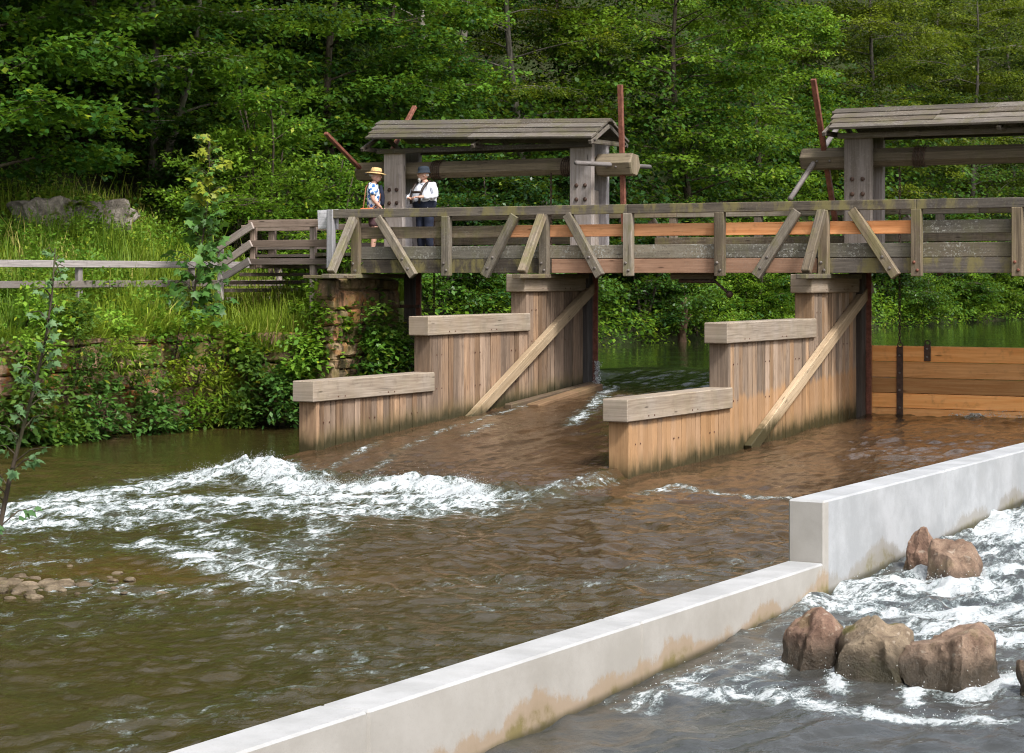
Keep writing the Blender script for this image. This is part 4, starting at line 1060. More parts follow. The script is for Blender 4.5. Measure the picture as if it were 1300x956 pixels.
proto('maple', 'sycamore_tree', 'maple', 'brown', 11, 4.0, 3, nlimb=25, per=28, nl=30, size=.155, base=.10, srad=.55, upward=.18, asp=.85)
proto('hazel', 'hazel_tree', 'dark', 'grey', 9.5, 3.4, 5, nlimb=24, per=28, nl=26, size=.14, base=.08, srad=.50, upward=.12, fork=2, asp=.75)
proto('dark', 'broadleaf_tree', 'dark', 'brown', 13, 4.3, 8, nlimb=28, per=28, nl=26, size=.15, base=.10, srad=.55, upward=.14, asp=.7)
proto('beech', 'beech_tree', 'beech', 'grey', 12, 4.4, 12, nlimb=22, per=27, nl=32, size=.12, base=.14, srad=.50, upward=.10, droop=.5, asp=.6)
proto('birch', 'birch_tree', 'dark', 'pale', 13, 3.0, 17, nlimb=24, per=12, nl=22, size=.11, base=.38, r0=.15, srad=.45, upward=.3)
proto('lime', 'lime_tree', 'lime', 'brown', 13, 4.6, 21, nlimb=56, per=22, nl=26, size=.15, base=.02, srad=.52, upward=.18, asp=.8, droop=.55)
proto('far', 'hillside_tree', 'far', 'grey', 15, 5.2, 26, nlimb=34, per=30, nl=32, size=.16, base=.04, srad=.62, upward=.12, asp=.65, droop=.45)
proto('pale', 'pale_broadleaf_tree', 'pale', 'grey', 16, 5.0, 28, nlimb=48, per=18, nl=26, size=.18, base=.04, srad=.7, upward=.2)
proto('spruce', 'spruce_tree', 'spruce', 'dark', 16, 3.4, 31, nlimb=90, per=15, nl=34, size=.17, base=.03, r0=.2, srad=.42, upward=-.12, droop=.9, shape='cone', asp=.22)
proto('bright', 'bright_shrub', 'bright', 'brown', 5.2, 2.0, 35, nlimb=38, per=11, nl=22, size=.125, base=.03, r0=.05, srad=.42, upward=.75, shape='column', fork=4, asp=.55)
proto('glossy', 'bank_bush', 'glossy', 'dark', 3.6, 2.3, 41, nlimb=34, per=14, nl=26, size=.125, base=.02, r0=.06, srad=.40, upward=.3, shape='column', fork=3, asp=.65)
proto('bankbush', 'bank_bush', 'lime', 'brown', 2.4, 1.7, 43, nlimb=28, per=13, nl=26, size=.12, base=.02, r0=.045, srad=.36, upward=.35, shape='column', fork=3, asp=.6)
T = 'trees on the wooded slope'
put('maple', -25, -32.8, 1.05, 'sycamore with large leaves at the left picture edge above the smaller outcrop', rz=1.0)
put('maple', 108, -36.5, 1.05, 'sycamore with spreading layered leaves behind the grey outcrops', rz=3.4)
put('hazel', 205, -34.3, 1.0, 'hazel with a thin leaning stem behind the fence sapling')
put('hazel', 150, -39.5, 1.15, 'shaded hazel high on the slope above the broad outcrop')
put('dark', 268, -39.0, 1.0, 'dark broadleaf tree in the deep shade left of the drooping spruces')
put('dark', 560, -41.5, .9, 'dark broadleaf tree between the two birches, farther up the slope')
put('maple', 505, -35.0, .8, 'green maple right of the pale birch foot, above the left end of the windlass roof', rz=2.2)
put('spruce', 372, -38.5, 1.0, 'drooping dark spruce above the bright shrub')
put('spruce', 325, -44, 1.05, 'dark spruce standing higher up the slope, left of the other')
put('maple', 428, -34.2, .95, 'green maple between the bright shrub and the left windlass')
put('birch', 533, -36.5, 1.05, 'pale-stemmed birch rising behind the left windlass roof')
put('birch', 582, -39, 1.0, 'slender birch to the right of the pale one, deeper in shade', rz=2.2)
put('beech', 655, -35.5, 1.0, 'yellow-green beech with sprays hanging over the left windlass roof')
put('dark', 720, -38, .95, 'dark broadleaf tree behind the ridge end of the left windlass')
put('beech', 780, -36.5, .9, 'yellow-green beech left of the big leafy lime tree', rz=4)
put('lime', 868, -31.8, 1.0, 'big dense lime tree with lit leaves between the two windlasses')
put('lime', 955, -35.5, .85, 'smaller lime tree to the right of the big dense one', rz=2.0)
put('far', 1030, -37.5, 1.0, 'fine-leaved tree above the rusty lever of the right windlass')
put('far', 1105, -34.5, 1.0, 'fine-leaved tree behind the silver post of the right windlass', rz=1.1)
put('far', 1178, -38.5, 1.1, 'tall fine-leaved tree high above the right windlass roof', rz=2.7)
put('far', 1240, -33.5, .95, 'fine-leaved tree over the right windlass drum, near the pond edge', rz=4.1)
put('pale', 1282, -36.5, 1.1, 'pale hazy tree at the right picture edge, nearest the bridge')
put('pale', 1262, -48, 1.15, 'pale hazy tree highest on the slope in the top right corner', rz=3.3)
put('pale', 1296, -44, 1.0, 'pale hazy tree at the right picture edge, farther up the slope', rz=5.1)
put('pale', 1215, -46, 1.1, 'pale hazy tree on the distant slope at the top right', rz=2.1)
put('bright', 352, -30.2, 1.08, 'bright yellow-green shrub behind the stair railing', 'shrub', None, rz=.4)
put('bright', 300, -31.0, .75, 'small bright shrub to the left of the tall bright one', 'shrub', None, rz=2.4)
put('bright', 420, -29.3, .78, 'low bright shrub behind the peeling end post of the bridge', 'shrub', None, rz=4.4)
G = 'dark bushes behind the bridge'
put('glossy', 250, -32.6, .75, 'dark bush at the edge of the meadow behind the sapling', 'bush', G)
put('glossy', 455, -29.8, 1.05, 'dark bush behind the man in the straw hat', 'bush', G)
put('glossy', 560, -29.0, 1.05, 'dark bush under the left drum behind the white-shirted person', 'bush', G)
put('glossy', 625, -29.6, 1.2, 'dark bush under the middle of the left drum', 'bush', G)
put('glossy', 690, -29.0, 1.05, 'dark bush just left of the left windlass right post', 'bush', G)
put('glossy', 768, -29.8, 1.25, 'dark bush just right of the left windlass right post', 'bush', G)
put('glossy', 815, -27.8, .95, 'dark bush overhanging the pond right of the first wing wall', 'bush', G)
put('bankbush', 882, -27.4, 1.0, 'light green bush at the pond edge under the hand crank', 'bush', G)
put('bankbush', 955, -27.6, .9, 'light green bush at the pond edge left of the second wing wall', 'bush', G)
put('bankbush', 1010, -28.3, 1.15, 'light green bush behind the top step of the second wing wall', 'bush', G)
put('glossy', 1130, -28.0, 1.0, 'dark bush over the pond beside the lifting chain', 'bush', G)
put('glossy', 1200, -28.4, 1.15, 'dark bush over the pond above the middle of the orange gate', 'bush', G)
put('bankbush', 1262, -27.8, 1.35, 'light green bush over the pond near the right picture edge', 'bush', G)
put('bankbush', 1168, -27.5, .85, 'low light green bush at the waterline above the short gate strap', 'bush', G)
put('bankbush', 1225, -27.4, .8, 'low light green bush on the waterline between two larger ones above the gate', 'bush', G)
put('bankbush', 1305, -27.6, 1.2, 'light green bush at the very right edge over the pond', 'bush', G)
# far wood: one continuous mass on the slope
def build_wood():
    C, O, R, tone = [], [], [], []
    r = np.random.default_rng(77)
    for band, (x0, x1, n, hmin, hmax) in enumerate([(-52, -40, 6500, .2, 10), (-39, -33, 3000, .1, 4.0), (-85, -50, 6500, .5, 20), (-40, -30, 5200, .1, 7.0)]):
        X = r.uniform(x0, x1, n)
        Y = r.uniform(16, 66, n) if band < 2 else r.uniform(20, 190, n)
        if band == 3: Y = r.uniform(62, 175, n)
        if band == 1: ok = ~((Y < 40) & (X > -35)); X, Y = X[ok], Y[ok]
        h = hmin+(hmax-hmin)*r.uniform(0, 1, len(X)); Z = hill(X, Y)+h
        dens = noise3(X*.30, Y*.30, Z*.35, 7); ok = dens > -.18
        X, Y, Z = X[ok], Y[ok], Z[ok]
        C.append(np.stack([X, Y, Z], -1)); O.append(np.stack([r.uniform(.2, 1, len(X)), r.uniform(-1, .3, len(X)), r.normal(0, .2, len(X))], -1))
        R.append(r.uniform(.6, 1.3, len(X))); tone.append(np.clip(.4+.6*noise3(X*.25, Y*.25, Z*.3, 9)+r.normal(0, .15, len(X)), 0, 1))
    V, F, T_ = sprays(np.concatenate(C), np.concatenate(O), np.concatenate(R), 22, .20, .7, .4, .45, .14, np.concatenate(tone), r)
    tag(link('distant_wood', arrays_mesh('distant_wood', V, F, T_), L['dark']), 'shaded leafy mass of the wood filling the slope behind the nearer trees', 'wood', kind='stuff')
build_wood()
def bare(pts, rad, label, bk='grey'):
    m_ = MB()
    for p, r_ in zip(pts, rad): m_.tube([Vector(q) for q in p], [r_*(1-.75*k/(len(p)-1)) for k in range(len(p))], 6)
    return m_
# ------------------------------------------------------------------ grass
def build_grass():
    r = np.random.default_rng(5); n = 90000
    X = -27.15-r.beta(1.1, 1.5, n)*7.2; Y = r.uniform(17, 41, n)
    ok = (fbm(X*1.3, Y*1.3, 0, 3, 2) > -.55) & ~((X > -28.0) & (Y > 38.5)) & ~((X > -27.6) & (Y > 35.4)); X, Y = X[ok], Y[ok]
    X3 = r.uniform(-27.4, -24.8, 9000); Y3 = r.uniform(35.55, 39.2, 9000)
    # top of the abutment corner and the overhanging fringe on the wall
    m = 9000; X2 = r.uniform(-27.6, -26.9, m); Y2 = r.uniform(12, 35.6, m); X = np.concatenate([X, X2, X3]); Y = np.concatenate([Y, Y2, Y3]); n = len(X); fr = (X > -27.5) & (Y < 35.9)
    H = ((.16+.5*r.beta(1.5, 3, n)+.35*(r.uniform(0, 1, n) < .06))*(1+.6*fbm(X*.8, Y*.8, 0, 2, 4)))*np.where(fr, .85, 1); Z = np.where((X > -27.45) & (Y > 35.4), np.minimum(-1.5+(Y-35.8)*.33, -.55), np.where(X > -27.4, -1.2, hill(np.minimum(X, -27.45), Y)))-.03
    a = r.uniform(0, 6.28, n); lean = r.uniform(.1, .6, n)*H; dx, dy = np.cos(a)*lean+np.where(fr, .22, 0), np.sin(a)*lean
    w = r.uniform(.007, .016, n); sx, sy = -np.sin(a)*w, np.cos(a)*w
    drop = np.where(fr, r.uniform(0, .55, n), 0)*H
    b0 = np.stack([X-sx, Y-sy, Z], -1); b1 = np.stack([X+sx, Y+sy, Z], -1)
    m0 = np.stack([X+dx*.35-sx*.8, Y+dy*.35-sy*.8, Z+H*.6], -1); m1 = np.stack([X+dx*.35+sx*.8, Y+dy*.35+sy*.8, Z+H*.6], -1)
    t0 = np.stack([X+dx-sx*.2, Y+dy-sy*.2, Z+H-drop], -1); t1 = np.stack([X+dx+sx*.2, Y+dy+sy*.2, Z+H-drop], -1)
    V = np.stack([b0, b1, m1, m0, t0, t1], 1).reshape(-1, 3); i = np.arange(n)[:, None]*6
    F = np.concatenate([i+np.array([0, 1, 2, 3]), i+np.array([3, 2, 5, 4])])
    g = np.clip(.5+.5*fbm(X*.5, Y*.5, 0, 3, 8)+r.normal(0, .2, n), 0, 1); y = np.clip(r.uniform(0, 1, n)*.85+.34*np.maximum(fbm(X*.5, Y*.5, 0, 3, 12), 0)+.12*fr+.1*(H > .62), 0, 1)
    t = np.repeat(np.stack([g, y, np.ones(n)], -1), 6, 0)
    tag(link('meadow_grass', arrays_mesh('meadow_grass', V, F, t), L['grass']), 'tall yellow-green grass on the left bank meadow', 'grass', kind='stuff')
    # low leafy herbs amid the grass, and on slope
    n = 6000; X = r.uniform(-34.5, -27.3, n); Y = r.uniform(17, 40, n); ok = (fbm(X*.8, Y*.8, 0, 2, 44) > -.05) & ~((X > -28) & (Y > 35)); X, Y = X[ok], Y[ok]
    C = np.stack([X, Y, hill(X, Y)+r.beta(1.2, 2, len(X))*.85], -1)
    V, F, T_ = sprays(C, np.stack([r.normal(0, 1, len(X)), r.normal(0, 1, len(X)), np.full(len(X), .5)], -1), r.uniform(.15, .3, len(X)), 16, .10, .55, .2, .5, .4, None, r)
    tag(link('meadow_herbs', arrays_mesh('meadow_herbs', V, F, T_), L['bright']), 'leafy weeds growing through the bank grass', 'weeds', kind='stuff')
    # undergrowth along the far pond bank
    n = 3000; Y = r.uniform(40.5, 150, n); X = -26.7-r.beta(1, 2, n)*5; Z = hill(X, Y)+r.uniform(0, .9, n)
    V, F, T_ = sprays(np.stack([X, Y, Z], -1), np.stack([np.ones(n), r.normal(-.4, .5, n), r.normal(.1, .3, n)], -1), r.uniform(.3, .7, n), 18, .16, .5, .4, .5, .3, None, r)
    tag(link('bank_undergrowth', arrays_mesh('bank_undergrowth', V, F, T_), L['lime']), 'low undergrowth along the far pond bank', 'undergrowth', kind='stuff')
build_grass()
# ------------------------------------------------------------------ plants on the bank wall
def bank_plant(px, py, w, h, label, leaf='bank', size=.12, n=60, seed=0, X=-26.85, hang=.2, name='bank_plant', asp=.6, group='plants rooted on the retaining wall'):
    r = np.random.default_rng(seed+200); Y, d = onX(px, X); n = max(8, int(n*.78)); w *= .95; z = zz(py, d); wm = w/FPX*d; hm = h/FPX*d
    root = empty(name, (X, Y, z-hm*.4)); st = MB(); C, O = [], []
    for i in range(n):
        a = r.uniform(-1, 1); b = r.uniform(0, 1)
        p = np.array([.10+.55*(1-abs(2*b-1))*r.uniform(.3, 1), a*wm*.62*(1-.4*b), hm*(b-.5)])
        if abs(a) < 1: C.append(p+np.array([X, Y, z])); O.append([1.0, a*1.2-.4, .5*b-hang])
        if i % 5 == 0: st.tube([(X, Y+a*wm*.2, z-hm*.5), (X+p[0]*.6, Y+p[1]*.7, z+p[2]*.5), tuple(C[-1])], [.012, .010, .004], 4, False)
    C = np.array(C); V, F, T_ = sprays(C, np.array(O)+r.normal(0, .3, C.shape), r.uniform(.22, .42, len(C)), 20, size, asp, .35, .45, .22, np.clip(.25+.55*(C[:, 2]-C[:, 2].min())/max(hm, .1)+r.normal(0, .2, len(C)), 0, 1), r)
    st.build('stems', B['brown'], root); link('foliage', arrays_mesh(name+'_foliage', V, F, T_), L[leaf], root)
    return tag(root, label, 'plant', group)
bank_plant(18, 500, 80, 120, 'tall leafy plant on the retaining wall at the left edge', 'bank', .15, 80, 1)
bank_plant(62, 548, 56, 60, 'bush at the waterline left of the dark hollow in the retaining wall', 'bank', .13, 60, 2)
bank_plant(110, 526, 78, 100, 'large blue-green bush over the waterline below the first fence post', 'sapling', .14, 80, 3)
bank_plant(92, 455, 40, 70, 'narrow climbing plant on the wall top below the first fence post', 'bank', .10, 40, 4)
bank_plant(185, 535, 60, 60, 'rounded bush at the waterline right of the large blue-green one', 'sapling', .14, 60, 5)
bank_plant(165, 470, 50, 50, 'loose wall plant above the rounded waterline bush', 'bank', .10, 34, 6)
bank_plant(272, 505, 60, 60, 'grassy plant at the waterline under the orange stones', 'grass', .26, 44, 7, asp=.14)
bank_plant(330, 500, 70, 60, 'dark waterline bush below the fern', 'glossy', .12, 60, 8)
bank_plant(305, 450, 40, 60, 'thin wall plant between the two orange stones', 'bank', .10, 26, 9)
bank_plant(225, 425, 34, 60, 'sprawling plant at the foot of the sapling', 'lime', .13, 26, 10)
bank_plant(408, 412, 80, 100, 'tall grassy plant in the corner left of the abutment', 'lime', .15, 120, 11, X=-25.0)
bank_plant(462, 452, 66, 72, 'dark leafy bush at the foot of the abutment', 'glossy', .14, 110, 12, X=-24.25)
bank_plant(385, 470, 70, 80, 'bush in the corner behind the first wing wall cap', 'bank', .14, 80, 13, X=-25.3)
bank_plant(500, 455, 55, 50, 'low bush between the abutment and the first wing wall', 'glossy', .11, 60, 14, X=-23.9)
bank_plant(455, 395, 26, 40, 'small seedling growing out of the abutment face', 'bank', .14, 12, 15, X=-24.3)
bank_plant(432, 328, 16, 28, 'small seedling sprouting behind the first raking strut', 'bright', .10, 10, 16, X=-24.7, group='seedlings')
for k, (px, py, w, h, lf, sz, n, lab) in enumerate([
    (140, 452, 46, 40, 'grass', .22, 34, 'tuft of dry grass hanging over the wall top right of the first fence post'),
    (205, 478, 40, 44, 'fern', .10, 26, 'yellow mossy plant on the wall below the sapling'),
    (36, 448, 50, 46, 'bright', .12, 34, 'light green weed on the wall top near the left edge'),
    (250, 470, 34, 36, 'fern', .09, 22, 'yellowish plant in a wall joint right of the sapling foot'),
    (360, 455, 44, 44, 'lime', .12, 36, 'broad-leaved weed on the wall just under the ferns'),
    (300, 520, 50, 36, 'bank', .12, 40, 'low leafy plant trailing into the water under the fern'),
    (398, 385, 40, 44, 'bright', .10, 34, 'light weed in front of the dark railing post'),
    (420, 470, 46, 60, 'bank', .14, 50, 'leafy plant hugging the left corner of the abutment'),
    (232, 520, 40, 44, 'lime', .12, 34, 'light leafy plant at the waterline below the sapling'),
    (475, 425, 40, 50, 'bank', .13, 40, 'climbing plant on the right part of the abutment face')]):
    bank_plant(px, py, w, h, lab, lf, sz, n, 40+k, X=-25.2 if px in (398, 420) else (-24.25 if px == 475 else (-26.3 if px > 286 else -26.85)), asp=.16 if lf == 'grass' else .55)
for k, (px, py, w, h, lf, sz, n, lab) in enumerate([
    (75, 405, 50, 60, 'bank', .13, 40, 'tall leafy weed standing before the fence, just left of the first post'),
    (128, 415, 40, 50, 'bright', .11, 34, 'light weed on the wall top right of the first fence post'),
    (180, 422, 44, 46, 'lime', .12, 34, 'leafy weed on the wall top midway to the sapling'),
    (285, 428, 44, 40, 'bank', .12, 30, 'leafy weed on the wall top left of the ferns'),
    (30, 395, 60, 70, 'bright', .13, 44, 'light bushy weed before the fence at the left edge'),
    (375, 405, 40, 50, 'lime', .12, 34, 'leafy weed under the end of the fence rail')]):
    bank_plant(px, py, w, h, lab, lf, sz, n, 60+k, X=-27.5 if px != 375 else -26.0, name='tall_weed', group='tall weeds on the bank top')
for k, (px, py, w, h, X_, Y_, lf, n, lab) in enumerate([
    (312, 478, 60, 70, 0, 35.3, 'bank', 70, 'broad leafy bush against the wall midway between fern and grassy plant'),
    (352, 500, 64, 60, 0, 35.2, 'sapling', 70, 'blue-green waterline bush left of the first wing wall cap'),
    (372, 448, 56, 56, 0, 35.35, 'bright', 50, 'light green bush on the wall top left of the abutment'),
    (290, 440, 50, 40, 0, 35.4, 'lime', 40, 'low spreading plant hanging over the wall top below the stair railing')]):
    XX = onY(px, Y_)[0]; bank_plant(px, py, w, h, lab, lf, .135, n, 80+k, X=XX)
def fern(px, py, X, seed, label):
    r = np.random.default_rng(seed); Y, d = onX(px, X); z = zz(py, d); P, D, N = [], [], []
    for k in range(11):
        a = r.uniform(-1.3, 1.3); Ln = r.uniform(.5, .8); dv = np.array([math.cos(a), math.sin(a), 0]); s = np.array([-math.sin(a), math.cos(a), 0])
        for t in np.linspace(.12, 1, 26):
            c = np.array([X, Y, z])+dv*Ln*t*.8+np.array([0, 0, Ln*(1.0*t-.95*t*t)])
            for q in (-1, 1): P.append(c); D.append(s*q+dv*.5); N.append([0, 0, 1.0]+r.normal(0, .2, 3))
    V, F, T_ = leaves(np.array(P), np.array(D), np.array(N), .13, .28)
    tag(link('fern', arrays_mesh('fern', V, F, T_), L['fern']), label, 'fern', 'ferns')
fern(352, 438, -26.5, 1, 'bright fern on the wall beside the orange lichen, nearer the abutment'); fern(318, 432, -26.7, 2, 'bright fern on the wall left of the other, under the fence end')
fern(86, 268, -31.9, 3, 'yellow-green fern in the crack between the grey outcrops')
# ------------------------------------------------------------------ sycamore saplings
LOBE = np.array([(0, 0), (.10, -.18), (.42, -.30), (.34, -.14), (.62, -.14), (.52, -.05), (.95, 0), (.52, .05), (.62, .14), (.34, .14), (.42, .30), (.10, .18)])
LOBE = np.array([(0, 0), (.06, -.22), (-.04, -.46), (.22, -.34), (.46, -.52), (.50, -.24), (.98, 0), (.50, .24), (.46, .52), (.22, .34), (-.04, .46), (.06, .22)])
def palmate(P, D, N, S, tone, yel):
    D = norm(D); Sd = norm(np.cross(D, N)); N = np.cross(Sd, D); n = len(P); k = len(LOBE)
    V = P[:, None]+(D[:, None]*LOBE[None, :, 0, None]+Sd[:, None]*LOBE[None, :, 1, None]-N[:, None]*(np.abs(LOBE[None, :, 1, None])*.35+LOBE[None, :, 0, None]**2*.2))*S[:, None, None]
    F = []; i = np.arange(n)[:, None]*k
    quads = [(0, 1, 2, 3), (0, 3, 4, 5), (0, 5, 6, 7), (0, 7, 8, 9), (0, 9, 10, 11)]
    F = np.concatenate([i+np.array(q) for q in quads]); t = np.repeat(np.stack([tone, yel, np.ones(n)], -1), k, 0)
    return V.reshape(-1, 3), F, t
def sapling(name, base, top, n, size, label, leaf, spread, seed, yel_top=True, rad=.03, side=None, z0=.12):
    r = np.random.default_rng(seed); root = empty(name, base); st = MB(); b, t = Vector(base), Vector(top)
    pts = [b.lerp(t, q)+Vector((.12*math.sin(q*6+seed), .12*math.sin(q*4.3), 0)) for q in np.linspace(0, 1, 9)]
    st.tube(pts, [rad*(1-.8*k/8) for k in range(9)], 7); P, D, N, S, tn, ye = [], [], [], [], [], []
    for i in range(n):
        q = z0+(1-z0)*i/n; j = min(7, int(q*8)); c = pts[j].lerp(pts[j+1], q*8-j); a = r.uniform(0, 6.28); ln = spread*(1.15-q*.85)*r.uniform(.5, 1.1)
        e = c+Vector((math.cos(a)*ln, math.sin(a)*ln, ln*.45)); st.tube([c, (c+e)/2+Vector((0, 0, .05)), e], [.008, .006, .003], 4, False)
        for k in range(5):
            f = .35+.65*k/4; P.append(np.array(c.lerp(e, f))); D.append(np.array([math.cos(a), math.sin(a), -.35])+r.normal(0, .55, 3)); N.append(np.array([.25, -.35, .8])+r.normal(0, .35, 3))
            S.append(size*r.uniform(.6, 1.15)*(1.05-.4*q)); tn.append(np.clip(q*.6+r.uniform(0, .5), 0, 1)); ye.append(1.0 if (yel_top and q > .68 and r.uniform() < .65) else r.uniform(0, .92))
    V, F, T_ = palmate(np.array(P), np.array(D), np.array(N), np.array(S), np.array(tn), np.array(ye))
    st.build('stem', B['brown'], root); link('foliage', arrays_mesh(name+'_foliage', V, F, T_), L[leaf], root)
    return tag(root, label, 'sapling', 'sycamore saplings')
Yp, dp = onX(240, -27.3); sapling('sycamore_sapling', (-27.3, Yp, -1.75), (-27.0, Yp+.3, zz(172, dp)), 96, .27, 'slim sycamore sapling with yellow top growing in front of the fence', 'sapling', .80, 3)
bx, by = onZ(-22, 770, TAIL); tx, td = onY(72, by+.3)
sapling('sycamore_sapling', (bx, by, TAIL-.1), (tx, by+.3, zz(315, td)), 36, .12, 'thin grey-stemmed sapling rising from the gravel bar at the left edge', 'twig', .45, 9, False, .03, None, .22)
# trailing stems and a stump over the pond
Ys, ds = onX(866, -26.6); m_ = MB(); m_.tube([(-26.6, Ys, -2.5), (-26.66, Ys+.12, -1.8), (-26.58, Ys+.05, -1.35), (-26.45, Ys-.16, -.7)], [.20, .13, .15, .07], 8); m_.tube([(-26.6, Ys+.05, -1.6), (-26.5, Ys+.4, -1.2)], [.06, .03], 6)
tag(m_.build('dead_stump', bark('reddish_bark', (.07,.04,.025), (.16,.10,.065))), 'brown dead stump standing at the pond edge below the crank', 'stump')
# ------------------------------------------------------------------ people
def skin_mesh(verts, edges, radii, root=0, sub=2):
    me = bpy.data.meshes.new('tmp'); me.from_pydata(verts, edges, []); o = bpy.data.objects.new('tmp', me); COL.objects.link(o)
    sk = o.modifiers.new('s', 'SKIN'); sk.use_smooth_shade = True
    for i, r in enumerate(radii):
        q = r if isinstance(r, tuple) else (r, r)
        me.skin_vertices[0].data[i].radius = q; me.skin_vertices[0].data[i].use_root = (i == root)
    s = o.modifiers.new('d', 'SUBSURF'); s.levels = sub; s.render_levels = sub
    bpy.context.view_layer.update(); dg = bpy.context.evaluated_depsgraph_get()
    out = bpy.data.meshes.new_from_object(o.evaluated_get(dg)); bpy.data.objects.remove(o); return out
def chain_mesh(chains, sub=2):
    """list of (points, radii) chains grown as separate skins and joined into one mesh"""
    bm = bmesh.new()
    for pts, rad in chains:
        me = skin_mesh([tuple(p) for p in pts], [(i, i+1) for i in range(len(pts)-1)], rad, 0, sub); bm.from_mesh(me); bpy.data.meshes.remove(me)
    return bm
def bm_obj(bm, name, mat, parent):
    me = bpy.data.meshes.new(name); bm.to_mesh(me); bm.free(); me.polygons.foreach_set('use_smooth', np.ones(len(me.polygons), bool)); return link(name, me, mat, parent)
def add_ball(bm, c, s):
    m = Matrix.LocRotScale(Vector(c), None, Vector(s)); bmesh.ops.create_uvsphere(bm, u_segments=16, v_segments=12, radius=1, matrix=m)
def lathe(prof, c, n=20, sx=1.0, sy=1.0, mat=None, name='hat', parent=None, tilt=0.0):
    m_ = MB(); vs, fs = [], []
    for r, z in prof:
        for k in range(n):
            a = 2*math.pi*k/n; vs.append(Vector((r*math.cos(a)*sx, r*math.sin(a)*sy, z)))
    R = Matrix.Rotation(tilt, 3, 'X'); vs = [R @ v+Vector(c) for v in vs]
    for i in range(len(prof)-1):
        for k in range(n): fs.append([i*n+k, i*n+(k+1) % n, (i+1)*n+(k+1) % n, (i+1)*n+k])
    m_.add(vs, fs, None, None, True); return m_.build(name, mat, parent)
def body(joints, arms, hands, head_c, yaw):
    """one continuous figure; local frame: faces +Y, X to its right"""
    J = joints; v, e, r = [], [], []
    def A(p, rad, par=None):
        v.append(tuple(p)); r.append(rad)
        if par is not None: e.append((par, len(v)-1))
        return len(v)-1
    pel = A((0, 0, .93), (.185, .135)); wa = A((0, .01, 1.08), (.175, .13), pel); ch = A((0, .0, 1.27), (.20, .135), wa); ne = A((0, .0, 1.43), (.075, .065), ch)
    hb = A((0, .025, 1.52), .058, ne)
    for s in (-1, 1):
        h = A((s*.095, 0, .86), .092, pel); k = A((s*.10, .02, .48), .062, h); an = A((s*.105, -.01, .09), .042, k); A((s*.115, .15, .035), .035, an)
    for s, (el, wr) in zip((-1, 1), arms):
        sh = A((s*.185, 0, 1.385), .062, ch); q = A(el, .044, sh); A(wr, .030, q)
    me = skin_mesh(v, e, r, 0, 2); bm = bmesh.new(); bm.from_mesh(me)
    R = Matrix.Rotation(yaw, 4, 'Z'); hc = Vector(head_c)
    hm = bmesh.new(); add_ball(hm, (0, 0, .02), (.076, .095, .115)); add_ball(hm, (0, .03, -.045), (.060, .070, .070)); add_ball(hm, (0, .100, -.012), (.013, .020, .024)); add_ball(hm, (0, .082, -.062), (.026, .014, .008))
    for s in (-1, 1): add_ball(hm, (s*.078, -.005, -.005), (.012, .022, .034)); add_ball(hm, (s*.030, .086, .018), (.013, .009, .008))
    hm.transform(Matrix.Translation(hc) @ R); t_ = bpy.data.meshes.new('t'); hm.to_mesh(t_); hm.free(); bm.from_mesh(t_); bpy.data.meshes.remove(t_)
    for (el, wr), hd in zip(arms, hands):
        wr = Vector(wr); d = Vector(hd[0]).normalized(); pn = Vector(hd[1]).normalized(); s = d.cross(pn).normalized()
        ch_ = [([wr-d*.02, wr+d*.04, wr+d*.085], [(.026, .018), (.036, .016), (.034, .014)])]
        for k, ln in enumerate((.062, .072, .068, .052)):
            b = wr+d*.075+s*(.026-.0175*k); ch_.append(([b, b+d*ln*.5+pn*.008, b+d*ln*.75+pn*.028, b+d*ln*.72+pn*.045], [.0085, .008, .0075, .006]))
        b = wr+d*.03+s*.03; ch_.append(([b, b+s*.025+d*.025+pn*.01, b+s*.022+d*.055+pn*.025], [.011, .0095, .008]))
        h2 = chain_mesh(ch_, 1); t_ = bpy.data.meshes.new('t'); h2.to_mesh(t_); h2.free(); bm.from_mesh(t_); bpy.data.meshes.remove(t_)
    return bm
def folds(me, amp=.012):
    me.update(); n = len(me.vertices); P = np.zeros(n*3); N = np.zeros(n*3); me.vertices.foreach_get('co', P); me.vertices.foreach_get('normal', N); P = P.reshape(-1, 3); N = N.reshape(-1, 3)
    d = amp*(1-np.abs(fbm(P[:, 0]*9+3, P[:, 1]*9, P[:, 2]*5, 3, 5))*2)+amp*.6*fbm(P[:, 0]*18, P[:, 1]*18, P[:, 2]*9, 2, 8)
    me.vertices.foreach_set('co', (P+N*d[:, None]).ravel()); me.update()
def cloth(name, mat, parent, chains, sub=2):
    o = bm_obj(chain_mesh(chains, sub), name, mat, parent); folds(o.data, .006); return o
def shirt(parent, mat, arms, sleeve, open_h=.92, grow=1.36, belly=0.0):
    v, e, r = [], [], []
    def A(p, rad, par=None):
        v.append(tuple(p)); r.append(rad)
        if par is not None: e.append((par, len(v)-1))
        return len(v)-1
    a0 = A((0, .0, open_h), (.172*grow, .135+belly)); a1 = A((0, .01+belly*.4, 1.08), (.160*grow, .128+belly), a0); a2 = A((0, .0, 1.27), (.176*grow, .132+belly*.3), a1); a3 = A((0, .0, 1.405), (.105, .088), a2); A((0, .01, 1.455), (.075, .072), a3)
    for s, (el, wr) in zip((-1, 1), arms):
        sh = A((s*.19, 0, 1.385), .080, a2); el, wr = Vector(el), Vector(wr); st = Vector((s*.19, 0, 1.385))
        if sleeve < 1: A(st.lerp(el, .75), .070, sh)
        else: q = A(el, .060, sh); A(el.lerp(wr, .72), .050, q)
    o = bm_obj_from(skin_mesh(v, e, r, 0, 3), name='shirt', mat=mat, parent=parent); folds(o.data); return o
def bm_obj_from(me, name, mat, parent): me.name = name; me.materials.clear(); return link(name, me, mat, parent)
